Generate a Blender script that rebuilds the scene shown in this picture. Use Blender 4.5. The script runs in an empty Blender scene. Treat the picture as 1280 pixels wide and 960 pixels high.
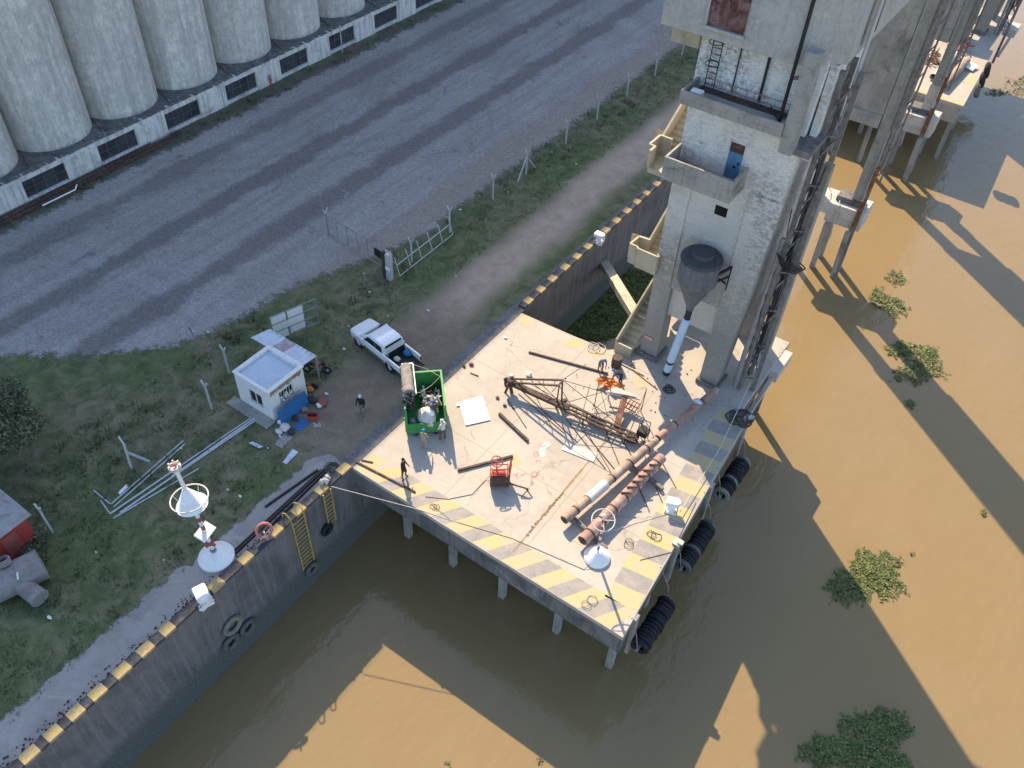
import bpy, bmesh, math, random
from mathutils import Vector, Matrix
random.seed(7)
S = bpy.context.scene
COL = S.collection
R = math.radians

# ------------------------------------------------------------------ camera
F_PX, PITCH, ROLL, YAW = 1071.76, 0.79552474, 0.05539194, 0.57221819
CAM = Vector((24.784, -13.4217, 40.0))
def _axes():
    cp, sp = math.cos(PITCH), math.sin(PITCH)
    fh = Vector((0, -sp, cp)); dn = Vector((0, cp, sp)); r = Vector((1, 0, 0))
    cy, sy = math.cos(YAW), math.sin(YAW)
    a = cy*fh + sy*r; b = cy*r - sy*fh
    cr, sr = math.cos(ROLL), math.sin(ROLL)
    z = Matrix(((cr, -sr, 0), (sr, cr, 0), (0, 0, 1)))
    return z @ b, z @ a, z @ (-dn)          # camera-space images of world X, Y, Z
AX, AY, AZ = _axes()
def to_world(c): return Vector((AX.dot(c), AY.dot(c), AZ.dot(c)))
def ray(u, v): return to_world(Vector(((u-640)/F_PX, (v-480)/F_PX, 1)))
def at(u, v, z=0.0):
    r = ray(u, v); return CAM + r*((z-CAM.z)/r.z)
def onX(u, v, x):
    r = ray(u, v); return CAM + r*((x-CAM.x)/r.x)
def onY(u, v, y):
    r = ray(u, v); return CAM + r*((y-CAM.y)/r.y)
cam = bpy.data.cameras.new('camera'); cam.sensor_width = 36; cam.lens = 36*F_PX/1280
cam.clip_start = 0.5; cam.clip_end = 3000
co = bpy.data.objects.new('camera', cam); COL.objects.link(co); S.camera = co
rt = to_world(Vector((1, 0, 0))); up = to_world(Vector((0, -1, 0))); bk = to_world(Vector((0, 0, -1)))
m = Matrix((rt, up, bk)).transposed().to_4x4(); m.translation = CAM; co.matrix_world = m

# ------------------------------------------------------------------ light
SUN = Vector((.885, -.728, -1.0)).normalized()          # direction the light travels
W = bpy.data.worlds.new('World'); S.world = W; W.use_nodes = True
nt = W.node_tree; bg = nt.nodes['Background']
sky = nt.nodes.new('ShaderNodeTexSky'); sky.sky_type = 'NISHITA'; sky.sun_disc = False
sky.sun_elevation = math.asin(-SUN.z); sky.sun_rotation = math.atan2(-SUN.x, -SUN.y)
sky.air_density = 1.0; sky.dust_density = .9; sky.ozone_density = 1.6
nt.links.new(sky.outputs[0], bg.inputs[0]); bg.inputs[1].default_value = 0.147
sl = bpy.data.lights.new('sun', 'SUN'); sl.energy = 4.0; sl.angle = R(0.5); sl.color = (1.0, .81, .57)
so = bpy.data.objects.new('sun', sl); COL.objects.link(so); so.location = (-80, 70, 90)
so.rotation_euler = SUN.to_track_quat('-Z', 'Y').to_euler()
S.view_settings.view_transform = 'Standard'; S.view_settings.look = 'None'
S.view_settings.exposure = 1.17; S.view_settings.gamma = 1.0
S.render.engine = 'CYCLES'
S.cycles.max_bounces = 6; S.cycles.diffuse_bounces = 3; S.cycles.glossy_bounces = 3
WATER = -6.9

# ------------------------------------------------------------------ materials
def _n(t, kind, **kw):
    n = t.nodes.new(kind)
    for k, v in kw.items():
        if hasattr(n, k): setattr(n, k, v)
        else: n.inputs[k.replace('_', ' ')].default_value = v
    return n
def _noise(t, vec, scale, detail=4, rough=.6, dist=0.0):
    n = t.nodes.new('ShaderNodeTexNoise')
    n.inputs['Scale'].default_value = scale; n.inputs['Detail'].default_value = detail
    n.inputs['Roughness'].default_value = rough; n.inputs['Distortion'].default_value = dist
    t.links.new(vec, n.inputs['Vector']); return n.outputs['Fac']
def _ramp(t, fac, a, b, ca=(0, 0, 0), cb=(1, 1, 1)):
    if a > b: a, b, ca, cb = b, a, cb, ca
    n = t.nodes.new('ShaderNodeValToRGB')
    n.color_ramp.elements[0].position = a; n.color_ramp.elements[1].position = b
    n.color_ramp.elements[0].color = (*ca, 1); n.color_ramp.elements[1].color = (*cb, 1)
    t.links.new(fac, n.inputs[0]); return n.outputs[0]
def _mix(t, fac, a, b, mode='MIX'):
    n = t.nodes.new('ShaderNodeMix'); n.data_type = 'RGBA'; n.blend_type = mode
    def put(s, v):
        if isinstance(v, (int, float)): s.default_value = v
        elif isinstance(v, tuple): s.default_value = (*v[:3], 1)
        else: t.links.new(v, s)
    put(n.inputs[0], fac); put(n.inputs[6], a); put(n.inputs[7], b); return n.outputs[2]
def _map(t, vec, sc):
    n = t.nodes.new('ShaderNodeMapping'); n.inputs['Scale'].default_value = sc
    t.links.new(vec, n.inputs[0]); return n.outputs[0]
def _pos(t): return t.nodes.new('ShaderNodeNewGeometry').outputs['Position']
def _obj(t): return t.nodes.new('ShaderNodeTexCoord').outputs['Object']
def _math(t, op, a, b=0.0, c=None):
    n = t.nodes.new('ShaderNodeMath'); n.operation = op
    for i, v in enumerate((a, b) if c is None else (a, b, c)):
        if isinstance(v, (int, float)): n.inputs[i].default_value = v
        else: t.links.new(v, n.inputs[i])
    return n.outputs[0]
def base(name, rough=.7, metal=0.0, spec=.4):
    m = bpy.data.materials.new(name); m.use_nodes = True
    t = m.node_tree; b = t.nodes['Principled BSDF']
    b.inputs['Roughness'].default_value = rough; b.inputs['Metallic'].default_value = metal
    b.inputs['Specular IOR Level'].default_value = spec
    return m, t, b
def bump(t, b, h, strength=.4, dist=.03):
    n = t.nodes.new('ShaderNodeBump'); n.inputs['Strength'].default_value = strength
    n.inputs['Distance'].default_value = dist
    t.links.new(h, n.inputs['Height']); t.links.new(n.outputs[0], b.inputs['Normal'])
def worn(name, c, dirt, amount=.5, scale=1.2, fine=14, rough=.75, metal=0.0, streak=0.0, bm=.25, world=True, spec=.3, third=None, tscale=.35, tr=(.52, .62)):
    """A colour broken up by stains of a second colour, fine speckle, optional run-down streaks."""
    m, t, b = base(name, rough, metal, spec)
    p = _pos(t) if world else _obj(t)
    big = _noise(t, p, scale, 6, .65, .4); fn = _noise(t, p, fine, 3, .7)
    lo = .62-.3*amount
    f = _ramp(t, big, lo, lo+.28)
    col = _mix(t, f, c, dirt)
    if streak:
        s = _noise(t, _map(t, p, (2.2, 2.2, .12)), 1.6, 5, .7)
        col = _mix(t, _math(t, 'MULTIPLY', _ramp(t, s, .48, .66), streak), col, dirt)
    if third:
        q = _noise(t, p, tscale, 5, .7, .8)
        col = _mix(t, _ramp(t, q, tr[0], tr[1]), col, third)
    sp = _ramp(t, fn, .25, .8, (.82, .82, .82), (1.13, 1.13, 1.13))
    col = _mix(t, 1.0, col, sp, 'MULTIPLY')
    t.links.new(col, b.inputs['Base Color'])
    if bm: bump(t, b, fn, bm, .02)
    return m
M = {}
M['concrete'] = worn('concrete', (.36, .34, .30), (.19, .185, .17), .55, .5, 9, .85, streak=.6, third=(.13, .13, .11), tr=(.58, .72))
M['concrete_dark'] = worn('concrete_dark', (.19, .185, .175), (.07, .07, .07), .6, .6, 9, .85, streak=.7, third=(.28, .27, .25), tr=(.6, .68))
M['concrete_cream'] = worn('concrete_cream', (.46, .41, .29), (.27, .25, .19), .45, .8, 9, .85, streak=.35)
M['concrete_pale'] = worn('concrete_pale', (.52, .48, .42), (.32, .30, .26), .4, .8, 9, .85)
M['white_paint'] = worn('white_paint', (.74, .74, .72), (.45, .44, .41), .3, 2.0, 20, .6)
M['white_plain'] = worn('white_plain', (.82, .82, .80), (.62, .61, .58), .2, 3.0, 20, .5, bm=.05)
M['yellow'] = worn('yellow', (.50, .36, .14), (.30, .25, .17), .6, 3.5, 14, .8)
M['yellow_steel'] = worn('yellow_steel', (.50, .36, .10), (.22, .15, .07), .4, 4, 20, .6)
M['black_kerb'] = worn('black_kerb', (.055, .055, .06), (.16, .15, .14), .5, 2.5, 14, .85)
M['rust'] = worn('rust', (.20, .085, .045), (.09, .045, .03), .6, 3, 22, .8, third=(.28, .15, .09), tscale=2)
M['hatch'] = worn('hatch', (.12, .045, .04), (.30, .21, .20), .45, 1.2, 14, .7, streak=.6, third=(.07, .035, .03), tscale=1.5)
M['rust_dark'] = worn('rust_dark', (.085, .055, .045), (.035, .03, .03), .6, 4, 22, .75, third=(.17, .09, .06), tscale=3)
M['rust_pipe'] = worn('rust_pipe', (.34, .25, .18), (.21, .14, .10), .5, 1.5, 22, .75, third=(.42, .35, .28), tscale=.8)
M['red_pipe'] = worn('red_pipe', (.37, .215, .165), (.23, .13, .105), .5, 1.5, 22, .7, third=(.46, .33, .27), tscale=1)
M['red_paint'] = worn('red_paint', (.42, .06, .05), (.22, .05, .04), .4, 2.5, 20, .6)
M['red_faded'] = worn('red_faded', (.38, .10, .08), (.22, .07, .06), .5, 3, 20, .7)
M['steel'] = worn('steel', (.30, .30, .30), (.16, .13, .11), .45, 2, 20, .5, .3)
M['galv'] = worn('galv', (.50, .52, .53), (.36, .36, .36), .4, 2, 20, .5, .2)
M['tank_metal'] = worn('tank_metal', (.14, .155, .17), (.08, .085, .095), .5, 1.5, 14, .55, .1, streak=.5)
M['wire'] = worn('wire', (.16, .17, .165), (.10, .105, .10), .4, 2, 20, .6, .2)
M['lid_metal'] = worn('lid_metal', (.065, .07, .075), (.04, .042, .045), .5, 2, 12, .6)
M['pipe_blue'] = worn('pipe_blue', (.42, .56, .74), (.54, .64, .76), .4, 1.2, 14, .5)
M['window_steel'] = worn('window_steel', (.10, .105, .115), (.06, .06, .06), .5, 2, 14, .7)
M['rail_red'] = worn('rail_red', (.34, .20, .18), (.24, .13, .12), .5, 3, 20, .7)
M['dark'] = worn('dark', (.022, .022, .024), (.04, .04, .04), .5, 3, 12, .6)
M['opening'] = worn('opening', (.008, .008, .009), (.014, .014, .014), .5, 2, 8, .9, bm=0)
M['rubber'] = worn('rubber', (.018, .018, .02), (.05, .05, .05), .4, 3, 20, .8)
M['rubber_grey'] = worn('rubber_grey', (.24, .23, .19), (.10, .10, .09), .5, 4, 20, .85)
M['rubber_pale'] = worn('rubber_pale', (.13, .13, .12), (.05, .05, .05), .5, 3, 20, .85)
M['timber'] = worn('timber', (.23, .21, .19), (.10, .092, .085), .6, 2, 14, .85, streak=.7)
M['timber_grey'] = worn('timber_grey', (.34, .33, .295), (.19, .185, .16), .5, 2, 14, .85, streak=.7)
M['rope'] = worn('rope', (.55, .52, .46), (.35, .32, .28), .4, 6, 20, .9)
M['rope_dark'] = worn('rope_dark', (.09, .075, .06), (.05, .045, .04), .4, 6, 20, .9)
M['green'] = worn('green', (.05, .31, .085), (.07, .15, .07), .5, 3.5, 14, .55)
M['blue'] = worn('blue', (.03, .15, .34), (.03, .10, .22), .4, 2, 14, .6)
M['blue_pale'] = worn('blue_pale', (.50, .57, .66), (.62, .66, .70), .45, 1.2, 14, .5)
M['blue_door'] = worn('blue_door', (.10, .22, .36), (.06, .13, .22), .45, 1.5, 14, .6)
M['orange'] = worn('orange', (.62, .20, .05), (.45, .14, .05), .4, 3, 14, .7)
M['grey_cloth'] = worn('grey_cloth', (.30, .27, .235), (.17, .15, .13), .5, 3, 22, .9, bm=.5)
M['pale_cloth'] = worn('pale_cloth', (.62, .59, .53), (.44, .41, .36), .4, 5, 18, .9, bm=.5)
M['car_white'], _t, _b = base('car_white', .25, 0, .5); _b.inputs['Base Color'].default_value = (.80, .81, .82, 1); _b.inputs['Coat Weight'].default_value = .6
_f = _noise(_t, _obj(_t), 3, 4); _t.links.new(_ramp(_t, _f, .2, .8, (.72, .73, .73), (.84, .85, .86)), _b.inputs['Base Color'])
M['glass'], _t, _b = base('glass', .08, 0, .6); _f = _noise(_t, _obj(_t), 4); _t.links.new(_ramp(_t, _f, .3, .7, (.012, .014, .017), (.025, .028, .032)), _b.inputs['Base Color'])
M['pane'], _t, _b = base('pane', .2, 0, .5); _f = _noise(_t, _pos(_t), .6, 5, .7); _t.links.new(_ramp(_t, _f, .3, .75, (.022, .025, .030), (.085, .09, .10)), _b.inputs['Base Color'])
M['red_lamp'], _t, _b = base('red_lamp', .2); _f = _noise(_t, _obj(_t), 9); _t.links.new(_ramp(_t, _f, .2, .8, (.26, .01, .01), (.34, .02, .02)), _b.inputs['Base Color'])
M['soft_red'] = worn('soft_red', (.50, .20, .17), (.36, .15, .13), .4, 4, 20, .7)
M['skin'] = worn('skin', (.42, .25, .17), (.36, .21, .14), .3, 6, 20, .6, bm=0, world=False)
def cloth(name, c): M[name] = worn(name, c, tuple(x*.6 for x in c), .4, 4, 20, .9, world=False)
cloth('cloth_black', (.02, .02, .024)); cloth('cloth_navy', (.03, .04, .08)); cloth('cloth_beige', (.36, .29, .22))
cloth('cloth_grey', (.20, .19, .18)); cloth('cloth_dark', (.05, .05, .055)); cloth('cloth_white', (.62, .60, .57)); cloth('cloth_brown', (.16, .10, .075))
M['sling'] = worn('sling', (.50, .44, .22), (.36, .32, .2), .4, 6, 20, .9)
M['helmet_blue'] = worn('helmet_blue', (.03, .16, .48), (.03, .12, .36), .3, 4, 10, .35, world=False, bm=0)
M['hair'] = worn('hair', (.03, .022, .018), (.05, .04, .03), .4, 20, 60, .8, world=False)

# ground: rough grass with bare earth, a worn vehicle track along the quay
def ground_mat():
    m, t, b = base('ground', .95, 0, .15)
    p = _pos(t); sx = t.nodes.new('ShaderNodeSeparateXYZ'); t.links.new(p, sx.inputs[0])
    big = _noise(t, p, .16, 6, .65, .6); mid = _noise(t, p, .9, 6, .7, .5); fine = _noise(t, p, 9, 4, .75); vf = _noise(t, p, 40, 2, .8)
    grass = _mix(t, _ramp(t, mid, .34, .66), (.078, .104, .046), (.170, .184, .082))
    dry = _mix(t, _ramp(t, mid, .36, .64), (.175, .148, .095), (.255, .210, .150))
    col = _mix(t, _ramp(t, _math(t, 'ADD', _math(t, 'MULTIPLY', big, .6), _math(t, 'MULTIPLY', mid, .4)), .47, .64), grass, dry)
    def band(x0, wid, soft, amt=1.0):
        d = _math(t, 'ABSOLUTE', _math(t, 'SUBTRACT', sx.outputs[0], x0))
        d = _math(t, 'ADD', d, _math(t, 'MULTIPLY', _math(t, 'SUBTRACT', mid, .5), 2.6))
        d = _math(t, 'ADD', d, _math(t, 'MULTIPLY', _math(t, 'SUBTRACT', big, .5), 3.0))
        n = t.nodes.new('ShaderNodeMapRange'); n.interpolation_type = 'SMOOTHSTEP'
        n.inputs['From Min'].default_value = wid-soft; n.inputs['From Max'].default_value = wid+soft
        n.inputs['To Min'].default_value = amt; n.inputs['To Max'].default_value = 0
        t.links.new(d, n.inputs[0]); return n.outputs[0]
    def yfade(y0, y1):
        n = t.nodes.new('ShaderNodeMapRange'); n.interpolation_type = 'SMOOTHSTEP'
        n.inputs['From Min'].default_value = y0; n.inputs['From Max'].default_value = y1
        t.links.new(sx.outputs[1], n.inputs[0]); return n.outputs[0]
    earth = _mix(t, _ramp(t, mid, .35, .65), (.40, .30, .225), (.52, .40, .31))
    col = _mix(t, _math(t, 'MULTIPLY', band(-4.3, 1.7, .9, .95), yfade(16, 24)), col, earth)
    earth2 = _mix(t, _ramp(t, mid, .35, .65), (.205, .160, .120), (.275, .22, .17))
    work = _math(t, 'MULTIPLY', band(-3.2, 3.0, 1.4, .9), _math(t, 'MULTIPLY', yfade(5, 9), _math(t, 'SUBTRACT', 1.0, yfade(20, 26))))
    col = _mix(t, work, col, earth2)
    # strip by the warehouse and beside the road
    col = _mix(t, band(-37.0, 1.3, .7, .75), col, (.12, .11, .095))
    col = _mix(t, 1.0, col, _ramp(t, fine, .25, .78, (.70, .70, .70), (1.30, 1.30, 1.30)), 'MULTIPLY')
    col = _mix(t, 1.0, col, _ramp(t, vf, .3, .75, (.75, .75, .75), (1.2, 1.2, 1.2)), 'MULTIPLY')
    t.links.new(col, b.inputs['Base Color']); bump(t, b, fine, .5, .10); return m
M['ground'] = ground_mat()
def road_mat():
    m, t, b = base('road_surface', .9, 0, .25)
    p = _pos(t); sx = t.nodes.new('ShaderNodeSeparateXYZ'); t.links.new(p, sx.inputs[0])
    big = _noise(t, p, .12, 6, .65, .5); mid = _noise(t, p, .8, 5, .7); vor = t.nodes.new('ShaderNodeTexVoronoi')
    vor.inputs['Scale'].default_value = 5.5; t.links.new(p, vor.inputs['Vector'])
    fine = _noise(t, p, 14, 3, .8)
    lw = _noise(t, _map(t, p, (.35, .02, .02)), 3.0, 5, .7)                 # long lines worn by wheels
    col = _mix(t, _ramp(t, big, .35, .65), (.335, .305, .288), (.42, .385, .365))
    col = _mix(t, _math(t, 'MULTIPLY', _ramp(t, lw, .45, .62), .5), col, (.285, .25, .232))
    def band(x0, wid, soft, amt):
        d = _math(t, 'ABSOLUTE', _math(t, 'SUBTRACT', sx.outputs[0], x0))
        d = _math(t, 'ADD', d, _math(t, 'MULTIPLY', _math(t, 'SUBTRACT', mid, .5), 1.5))
        d = _math(t, 'ADD', d, _math(t, 'MULTIPLY', _math(t, 'SUBTRACT', big, .5), 2.4))
        n = t.nodes.new('ShaderNodeMapRange'); n.interpolation_type = 'SMOOTHSTEP'
        n.inputs['From Min'].default_value = wid-soft; n.inputs['From Max'].default_value = wid+soft
        n.inputs['To Min'].default_value = amt; n.inputs['To Max'].default_value = 0
        t.links.new(d, n.inputs[0]); return n.outputs[0]
    for x0, w_, a in ((-20.5, 1.0, .8), (-26.9, .9, .8), (-33.2, .9, .65)):    # darker old rail strips
        col = _mix(t, band(x0, w_, .45, a), col, (.195, .170, .158))
    def arc(cx, cy, r, amt):
        amt = amt*.45
        vd = t.nodes.new('ShaderNodeVectorMath'); vd.operation = 'DISTANCE'; t.links.new(p, vd.inputs[0]); vd.inputs[1].default_value = (cx, cy, 0)
        d = _math(t, 'ABSOLUTE', _math(t, 'SUBTRACT', vd.outputs['Value'], r)); d = _math(t, 'ADD', d, _math(t, 'MULTIPLY', _math(t, 'SUBTRACT', mid, .5), .5))
        return _math(t, 'MULTIPLY', _ramp(t, d, .34, .12), amt)
    for cx, cy, r, a in ((-60, 55, 42, .5), (-60, 55, 40.2, .5), (12, 70, 38, .4), (12, 70, 36.2, .4), (-20, -35, 48, .45), (-20, -35, 46.2, .45), (-75, 20, 52, .4), (-75, 20, 50.2, .4)):
        col = _mix(t, arc(cx, cy, r, a), col, (.215, .196, .182))
    st = _noise(t, p, .42, 5, .65, .6); col = _mix(t, _math(t, 'MULTIPLY', _ramp(t, st, .62, .69), .6), col, (.17, .16, .152)); col = _mix(t, _math(t, 'MULTIPLY', _ramp(t, st, .36, .30), .5), col, (.42, .395, .36))
    col = _mix(t, band(-13.0, 1.7, .8, .8), col, (.34, .285, .24))            # dusty verge
    col = _mix(t, 1.0, col, _ramp(t, fine, .25, .8, (.70, .70, .71), (1.30, 1.30, 1.28)), 'MULTIPLY')
    col = _mix(t, 1.0, col, _ramp(t, _noise(t, p, 2.6, 5, .75), .3, .72, (.84, .84, .84), (1.16, 1.16, 1.15)), 'MULTIPLY')
    col = _mix(t, _math(t, 'MULTIPLY', _ramp(t, _noise(t, p, .33, 7, .8, .8), .58, .68), .55), col, (.14, .135, .105))
    col = _mix(t, 1.0, col, _ramp(t, vor.outputs['Distance'], .0, .7, (1.12, 1.12, 1.12), (.82, .82, .82)), 'MULTIPLY')
    t.links.new(col, b.inputs['Base Color']); bump(t, b, fine, .6, .05); return m
M['road'] = road_mat()
M['apron'] = worn('apron', (.33, .30, .275), (.22, .20, .18), .5, .5, 10, .9, third=(.39, .365, .335), tscale=.3)
def deck_mat():
    m, t, b = base('deck_concrete', .9, 0, .2)
    p = _pos(t); big = _noise(t, p, .22, 6, .7, .6); mid = _noise(t, p, 1.4, 6, .7, .4); fine = _noise(t, p, 16, 3, .75)
    col = _mix(t, _ramp(t, big, .36, .62), (.395, .352, .296), (.455, .412, .352))
    col = _mix(t, _math(t, 'MULTIPLY', _ramp(t, mid, .50, .70), .55), col, (.49, .445, .385))
    col = _mix(t, _math(t, 'MULTIPLY', _ramp(t, mid, .40, .28), .35), col, (.36, .315, .26))
    br = t.nodes.new('ShaderNodeTexBrick'); br.offset = 0; br.inputs['Scale'].default_value = 1
    br.inputs['Brick Width'].default_value = 5.8; br.inputs['Row Height'].default_value = 5.9; br.inputs['Mortar Size'].default_value = .03
    br.inputs['Color1'].default_value = br.inputs['Color2'].default_value = (1, 1, 1, 1); br.inputs['Mortar'].default_value = (.82, .77, .68, 1)
    mp = t.nodes.new('ShaderNodeMapping'); mp.inputs['Location'].default_value = (.2, -2.2, 0); t.links.new(p, mp.inputs[0]); t.links.new(mp.outputs[0], br.inputs[0])
    col = _mix(t, 1.0, col, br.outputs[0], 'MULTIPLY')
    col = _mix(t, 1.0, col, _ramp(t, fine, .25, .8, (.84, .84, .84), (1.12, 1.12, 1.12)), 'MULTIPLY')
    vo = t.nodes.new('ShaderNodeTexVoronoi'); vo.feature = 'DISTANCE_TO_EDGE'; vo.inputs['Scale'].default_value = .22
    wn = t.nodes.new('ShaderNodeTexNoise'); wn.inputs['Scale'].default_value = .9; wn.inputs['Detail'].default_value = 6; t.links.new(p, wn.inputs['Vector'])
    va = t.nodes.new('ShaderNodeVectorMath'); va.operation = 'ADD'; t.links.new(p, va.inputs[0]); t.links.new(wn.outputs['Color'], va.inputs[1]); t.links.new(va.outputs[0], vo.inputs['Vector'])
    col = _mix(t, _math(t, 'MULTIPLY', _ramp(t, vo.outputs['Distance'], .010, .003), _ramp(t, mid, .46, .62)), col, (.25, .205, .16))
    scf = _noise(t, _map(t, p, (.25, 2.2, 1)), 1.2, 5, .75, .4); scf2 = _noise(t, _map(t, p, (2.6, .3, 1)), 1.1, 5, .75, .5)
    col = _mix(t, _math(t, 'MULTIPLY', _ramp(t, scf, .60, .70), .35), col, (.24, .20, .165)); col = _mix(t, _math(t, 'MULTIPLY', _ramp(t, scf2, .60, .72), .35), col, (.30, .22, .15))
    oil = _noise(t, p, .75, 4, .6, .3); col = _mix(t, _math(t, 'MULTIPLY', _ramp(t, oil, .68, .74), .45), col, (.16, .135, .115))
    t.links.new(col, b.inputs['Base Color']); bump(t, b, fine, .2, .02); return m
M['deck'] = deck_mat()
def water_mat():
    m, t, b = base('river_water', .05, 0, .5)
    b.inputs['IOR'].default_value = 1.33
    p = _pos(t); big = _noise(t, p, .035, 4, .6, .5); q = _noise(t, _map(t, p, (1, .45, 1)), .25, 5, .6, .8)
    col = _mix(t, _ramp(t, big, .3, .7), (.238, .165, .073), (.230, .168, .085))
    col = _mix(t, _math(t, 'MULTIPLY', _ramp(t, q, .45, .7), .35), col, (.258, .185, .096))
    t.links.new(col, b.inputs['Base Color'])
    w1 = _noise(t, _map(t, p, (1.0, .5, 1)), 1.3, 3, .55, .3); w2 = _noise(t, p, 5, 2, .5)
    h = _math(t, 'ADD', w1, _math(t, 'MULTIPLY', w2, .18)); bump(t, b, h, .34, .10); return m
M['water'] = water_mat()
def tower_mat(name, c, dirt, under, mould):
    m, t, b = base(name, .85, 0, .2); p = _pos(t)
    sx = t.nodes.new('ShaderNodeSeparateXYZ'); t.links.new(p, sx.inputs[0])
    big = _noise(t, p, .35, 6, .65, .4); course = _noise(t, _map(t, p, (1.1, 1.1, 2.1)), 2.6, 8, .82, .1); fine = _noise(t, p, 11, 3, .75)
    run = _noise(t, _map(t, p, (2.4, 2.4, .10)), 1.3, 5, .7)
    col = _mix(t, _ramp(t, big, .30, .62), c, dirt)
    flake = _math(t, 'MULTIPLY', _ramp(t, course, .44, .56), _ramp(t, _noise(t, p, .22, 4, .6, .5), .40, .60))
    col = _mix(t, _math(t, 'MULTIPLY', flake, .85), col, under)
    col = _mix(t, _math(t, 'MULTIPLY', _ramp(t, run, .50, .68), .5), col, dirt)
    n = t.nodes.new('ShaderNodeMapRange'); n.inputs['From Min'].default_value = 19; n.inputs['From Max'].default_value = 4
    t.links.new(_math(t, 'ADD', sx.outputs[2], _math(t, 'MULTIPLY', _math(t, 'SUBTRACT', big, .5), 14)), n.inputs[0])
    col = _mix(t, _math(t, 'MULTIPLY', n.outputs[0], .95), col, mould)
    col = _mix(t, 1.0, col, _ramp(t, fine, .25, .8, (.78, .78, .78), (1.15, 1.15, 1.15)), 'MULTIPLY')
    t.links.new(col, b.inputs['Base Color']); bump(t, b, course, .08, .02); return m
M['tower'] = tower_mat('tower_render', (.88, .87, .83), (.72, .71, .67), (.25, .245, .225), (.245, .235, .205))
M['tower_block'] = worn('tower_block', (.43, .42, .385), (.33, .325, .30), .5, .5, 6, .85, streak=.6, third=(.50, .49, .46), tscale=1.6, tr=(.58, .70))
M['silo'] = worn('silo_concrete', (.68, .66, .62), (.44, .435, .41), .75, 1.1, 5, .9, streak=.35, third=(.76, .73, .67), tscale=.5, tr=(.55, .7))
M['annex'] = worn('annex_paint', (.68, .67, .64), (.30, .295, .28), .42, .7, 8, .85, streak=.8)
M['annex_roof'] = worn('annex_roof', (.17, .165, .15), (.07, .068, .062), .6, 1.0, 8, .9, third=(.30, .29, .27), tscale=1.5, tr=(.56, .66))
def silo_mat():
    m, t, b = base('silo_cast', .9, 0, .2); p = _pos(t); oi = t.nodes.new('ShaderNodeObjectInfo').outputs['Random']
    sh_ = t.nodes.new('ShaderNodeVectorMath'); sh_.operation = 'ADD'; cb_ = t.nodes.new('ShaderNodeCombineXYZ'); t.links.new(_math(t, 'MULTIPLY', oi, 90), cb_.inputs[0]); t.links.new(p, sh_.inputs[0]); t.links.new(cb_.outputs[0], sh_.inputs[1]); q = sh_.outputs[0]
    big = _noise(t, q, .45, 7, .7, .1); mot = _noise(t, _map(t, q, (1, 1, .6)), 2.3, 8, .78, .0)
    patch = _noise(t, q, .9, 6, .72, .0); run = _noise(t, _map(t, q, (1.3, 1.3, .07)), 1.6, 6, .75); fine = _noise(t, q, 9, 4, .8)
    ring = _noise(t, _map(t, q, (.02, .02, 1.6)), 1.5, 4, .7)
    crack = t.nodes.new('ShaderNodeTexVoronoi'); crack.feature = 'DISTANCE_TO_EDGE'; crack.inputs['Scale'].default_value = .28; mpq = t.nodes.new('ShaderNodeVectorMath'); mpq.operation = 'ADD'; t.links.new(q, mpq.inputs[0]); wv = t.nodes.new('ShaderNodeTexNoise'); wv.inputs['Scale'].default_value = 1.5; wv.inputs['Detail'].default_value = 5; t.links.new(q, wv.inputs['Vector']); t.links.new(wv.outputs['Color'], mpq.inputs[1]); t.links.new(mpq.outputs[0], crack.inputs['Vector'])
    col = _mix(t, _ramp(t, big, .32, .66), (.80, .74, .66), (.64, .59, .53))
    col = _mix(t, _math(t, 'MULTIPLY', _ramp(t, mot, .44, .60), .62), col, (.37, .365, .345))
    col = _mix(t, _math(t, 'MULTIPLY', _ramp(t, run, .48, .66), .7), col, (.36, .355, .33))
    col = _mix(t, _math(t, 'MULTIPLY', _ramp(t, run, .45, .34), .5), col, (.84, .81, .74))
    col = _mix(t, _math(t, 'MULTIPLY', _ramp(t, patch, .50, .60), .4), col, (.50, .495, .47)); col = _mix(t, _math(t, 'MULTIPLY', _ramp(t, patch, .42, .34), .4), col, (.84, .80, .72))
    col = _mix(t, _math(t, 'MULTIPLY', _ramp(t, ring, .56, .64), .22), col, (.40, .39, .37))
    col = _mix(t, _math(t, 'MULTIPLY', _ramp(t, crack.outputs['Distance'], .008, .003), _ramp(t, big, .56, .64)), col, (.26, .26, .245))
    col = _mix(t, 1.0, col, _ramp(t, fine, .25, .8, (.78, .78, .78), (1.14, 1.14, 1.13)), 'MULTIPLY')
    col = _mix(t, _math(t, 'MULTIPLY', oi, .22), col, (.42, .41, .38))
    t.links.new(col, b.inputs['Base Color']); bump(t, b, mot, .35, .04); return m
M['silo'] = silo_mat()
def rail_mat(): return worn('old_rail', (.075, .06, .055), (.045, .04, .04), .5, 2, 20, .6, .3)
M['rail'] = rail_mat()
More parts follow.
